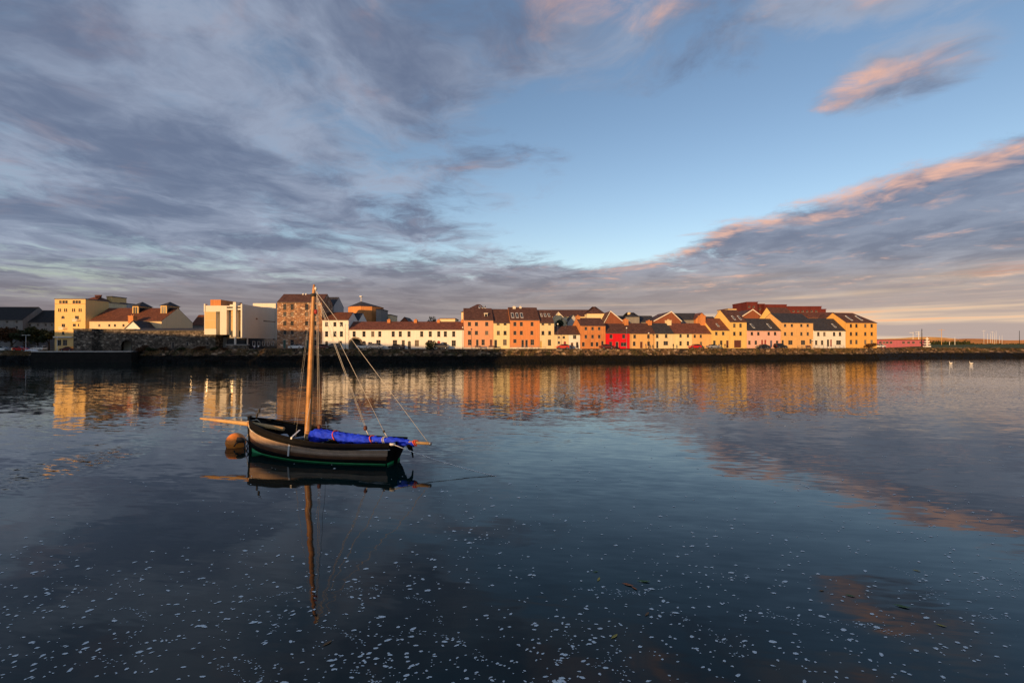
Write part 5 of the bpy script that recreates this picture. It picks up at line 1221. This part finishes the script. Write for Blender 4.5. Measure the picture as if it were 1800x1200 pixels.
# loose stones and wrack covered boulders on the bank
q = MB(); rnd = random.Random(21)
ico = [(0, 0, 1), (.9, 0, .35), (.28, .85, .4), (-.72, .53, .35), (-.72, -.53, .4), (.28, -.85, .35), (.72, .53, -.4), (-.28, .85, -.4), (-.9, 0, -.4), (-.28, -.85, -.4), (.72, -.53, -.4), (0, 0, -1)]
icf = [(0, 1, 2), (0, 2, 3), (0, 3, 4), (0, 4, 5), (0, 5, 1), (1, 6, 2), (2, 7, 3), (3, 8, 4), (4, 9, 5), (5, 10, 1), (6, 7, 2), (7, 8, 3), (8, 9, 4), (9, 10, 5), (10, 6, 1), (11, 7, 6), (11, 8, 7), (11, 9, 8), (11, 10, 9), (11, 6, 10)]
for k in range(6500):
    x_ = rnd.uniform(-120, 1950)
    if 62 < x_ < 232: continue
    kk = 1 if x_ < 1541 else min(1 + (x_ - 1541) / 60, 2.2); i = rnd.random() * (np_ - 3) ; j = int(i); fr = i - j
    d_ = PROF[j][0] + (PROF[j + 1][0] - PROF[j][0]) * fr; z = (PROF[j][1] + (PROF[j + 1][1] - PROF[j][1]) * fr) * (street_z(x_) / 4 if j > 1 else 1)
    Ys = interp(SHORE, x_); X = (x_ - CX) * Ys / F; s_ = rnd.uniform(.14, .42) * (1 if z < 2.6 else .75); a = rnd.uniform(0, 6.3); ca_, sa_ = math.cos(a), math.sin(a); sx_, sy_, sz_ = s_ * rnd.uniform(.8, 1.5), s_, s_ * rnd.uniform(.5, .9)
    q.add([(X + (v_[0] * sx_ * ca_ - v_[1] * sy_ * sa_), Ys + d_ * kk + (v_[0] * sx_ * sa_ + v_[1] * sy_ * ca_), z + v_[2] * sz_) for v_ in ico], icf)
tag(q.build('bank_rubble', M['bank']), 'rubble stones and weed covered boulders along the quay bank', 'rubble', kind='stuff')

# ------------------------------------------------------------------ swans
M['feather'] = mat('feather', (.80, .79, .76), .7, .06); M['beak'] = mat('beak', (.6, .18, .03), .5, .1)
SW = skin_mesh('body', [(0, 0, .18), (-.3, 0, .2), (-.58, 0, .3), (.3, 0, .2), (.44, 0, .36), (.42, 0, .6), (.46, 0, .82), (.58, 0, .86), (.68, 0, .8)], [(0, 1), (1, 2), (0, 3), (3, 4), (4, 5), (5, 6), (6, 7), (7, 8)], [(.26, .22), (.22, .2), (.04, .05), (.2, .18), .08, .055, .05, .06, .03], 2)
SW.materials.append(M['feather'])
def swan(x, y, label, rz=0.0, s=1.0):
    Y = H * F / (y - HY); p = at(x, y, Y); r = empty('swan', (p.x, Y, 0), rz); r.scale = (s, s, s); tag(r, label, 'swan')
    mesh_obj('body', SW, r)
    q = MB(); q.tube([(.68, 0, .805), (.82, 0, .755)], [.03, .012], 6); q.build('beak', M['beak'], r)
    for sg in (-1, 1): q = MB(); q.add([(.25, sg * .2, .3), (-.1, sg * .27, .40), (-.62, sg * .12, .44), (-.55, sg * .14, .28), (-.1, sg * .26, .2)], [(0, 1, 2, 3, 4)]); q.build('wing', M['feather'], r)
swan(1671, 639, 'white swan swimming left, left one of the pair at right', math.pi, .8); swan(1707, 639.6, 'white swan swimming left, right one of the pair at right', math.pi, .85)
swan(286.5, 636.5, 'white swan by the dark bank below the stone building', 0, .95); swan(513, 635.5, 'white swan by the bank left of the mast', .3, .85); swan(467, 636, 'white swan near the bank under the white museum', .6, .8)

# ------------------------------------------------------------------ foam flecks and floating leaves
M['foam'] = mat('foam', (.88, .88, .84), .8, .06, 8, 30)
q = MB(); rnd = random.Random(17); cnt = 0
while cnt < 3000:
    x_ = rnd.uniform(-250, 2050); y_ = 740 + 500 * rnd.random() ** .75
    Y = H * F / (y_ - HY); X = (x_ - CX) * Y / F
    w_ = mnoise.noise(Vector((X * .35 + 9, Y * .55, 0))) + .6 * mnoise.noise(Vector((X * 1.1, Y * 1.5, 4)))
    base = min(max((y_ - 760) / 160, 0), 1) * (.50 if x_ < 1000 else .40)
    if x_ < 420 and y_ < 960: base *= .25
    if rnd.random() > base + w_ * .55: continue
    cnt += 1
    s_ = rnd.choice((.007, .010, .013, .016, .022)) * rnd.uniform(.7, 1.5) * (1 + .03 * max(Y - 9, 0)); el_ = rnd.uniform(1.0, 2.8); an = R(rnd.gauss(12, 30)); n = rnd.choice((5, 6, 7)); ca_, sa_ = math.cos(an), math.sin(an)
    vs = []
    for k in range(n):
        t = 2 * math.pi * k / n; rr = s_ * rnd.uniform(.65, 1.2); a_, b_ = rr * el_ * math.cos(t), rr * 1.25 * math.sin(t); vs.append((X + a_ * ca_ - b_ * sa_, Y + a_ * sa_ + b_ * ca_, .006))
    q.add(vs + [(X, Y, .006 + s_ * .7)], [(k, (k + 1) % n, n) for k in range(n)])
# swirls of fine foam close to the viewer
for k in range(26):
    cx_, cy_ = rnd.uniform(-9, 11), rnd.uniform(8.2, 11.5); an = rnd.uniform(-.5, .5); ln = rnd.uniform(.5, 2.0); cur = rnd.uniform(-1.2, 1.2)
    for j in range(int(ln * 26)):
        t = rnd.random(); X = cx_ + ln * t * math.cos(an + cur * t) + rnd.gauss(0, .035); Y = cy_ + ln * t * math.sin(an + cur * t) + rnd.gauss(0, .05); s_ = rnd.uniform(.005, .014)
        q.add([(X - s_ * 1.8, Y, .006), (X, Y - s_, .006), (X + s_ * 1.8, Y, .006), (X, Y + s_, .006)], [(0, 1, 2, 3)])
tag(q.build('foam_flecks', M['foam']), 'white foam flecks drifting on the dark water', 'foam', kind='stuff')
LF = {'orange': mat('leaf_orange', (.45, .12, .03), .6, .25, 12), 'yellow': mat('leaf_yellow', (.45, .32, .05), .6, .25, 12), 'green': mat('leaf_green', (.10, .16, .04), .6, .25, 12), 'brown': mat('leaf_dry', (.22, .10, .03), .6, .25, 12)}
lm = {}
for k in LF:
    a = MB(); a.add([(-.11, 0, .004), (-.05, .032, .012), (.04, .036, .006), (.12, 0, .014), (.04, -.036, .010), (-.05, -.032, .004), (0, 0, .004), (-.15, .005, .004)], [(0, 1, 6), (1, 2, 6), (2, 3, 6), (3, 4, 6), (4, 5, 6), (5, 0, 6), (0, 7, 1)]); lm[k] = a.mesh('floating_leaf', LF[k])
for x_, y_, k, rz_, s_, lab in ((1104, 1027, 'orange', -.5, 1.1, 'orange leaf floating right of centre, largest of the drifting leaves'), (1115, 1033, 'orange', -1.0, .7, 'small orange leaf just right of the largest orange leaf'), (1132, 1021, 'green', -.1, 1.2, 'long green leaf floating beside the orange leaves'), (1052, 1017, 'yellow', 1.2, .8, 'yellow leaf floating left of the orange leaves'),
                            (1047, 1004, 'green', .3, .6, 'small green leaf farther out left of the orange leaves'), (1080, 1117, 'yellow', .8, .8, 'crumpled yellow leaf low in the middle foreground'), (1137, 1078, 'brown', .9, .7, 'brown leaf floating low in the middle foreground'), (1585, 1065, 'green', -.5, 1.2, 'long pale green leaf floating in the right foreground'),
                            (1653, 1098, 'yellow', -.6, .7, 'small yellow leaf in the right foreground'), (1494, 1046, 'green', -.4, .8, 'green leaf floating left of the long pale green leaf'), (1443, 1037, 'brown', .2, .6, 'small brown leaf floating in the right middle foreground'), (577, 1129, 'brown', 1.0, .8, 'brown leaf in the dark left foreground'), (1610, 1002, 'yellow', -.5, .7, 'yellow leaf farther out at the right')):
    Y = H * F / (y_ - HY); o = mesh_obj('floating_leaf', lm[k]); o.location = ((x_ - CX) * Y / F, Y, .008); o.rotation_euler = (0, 0, rz_); o.scale = (s_, s_, s_); tag(o, lab, 'leaf', 'leaves adrift on the water')
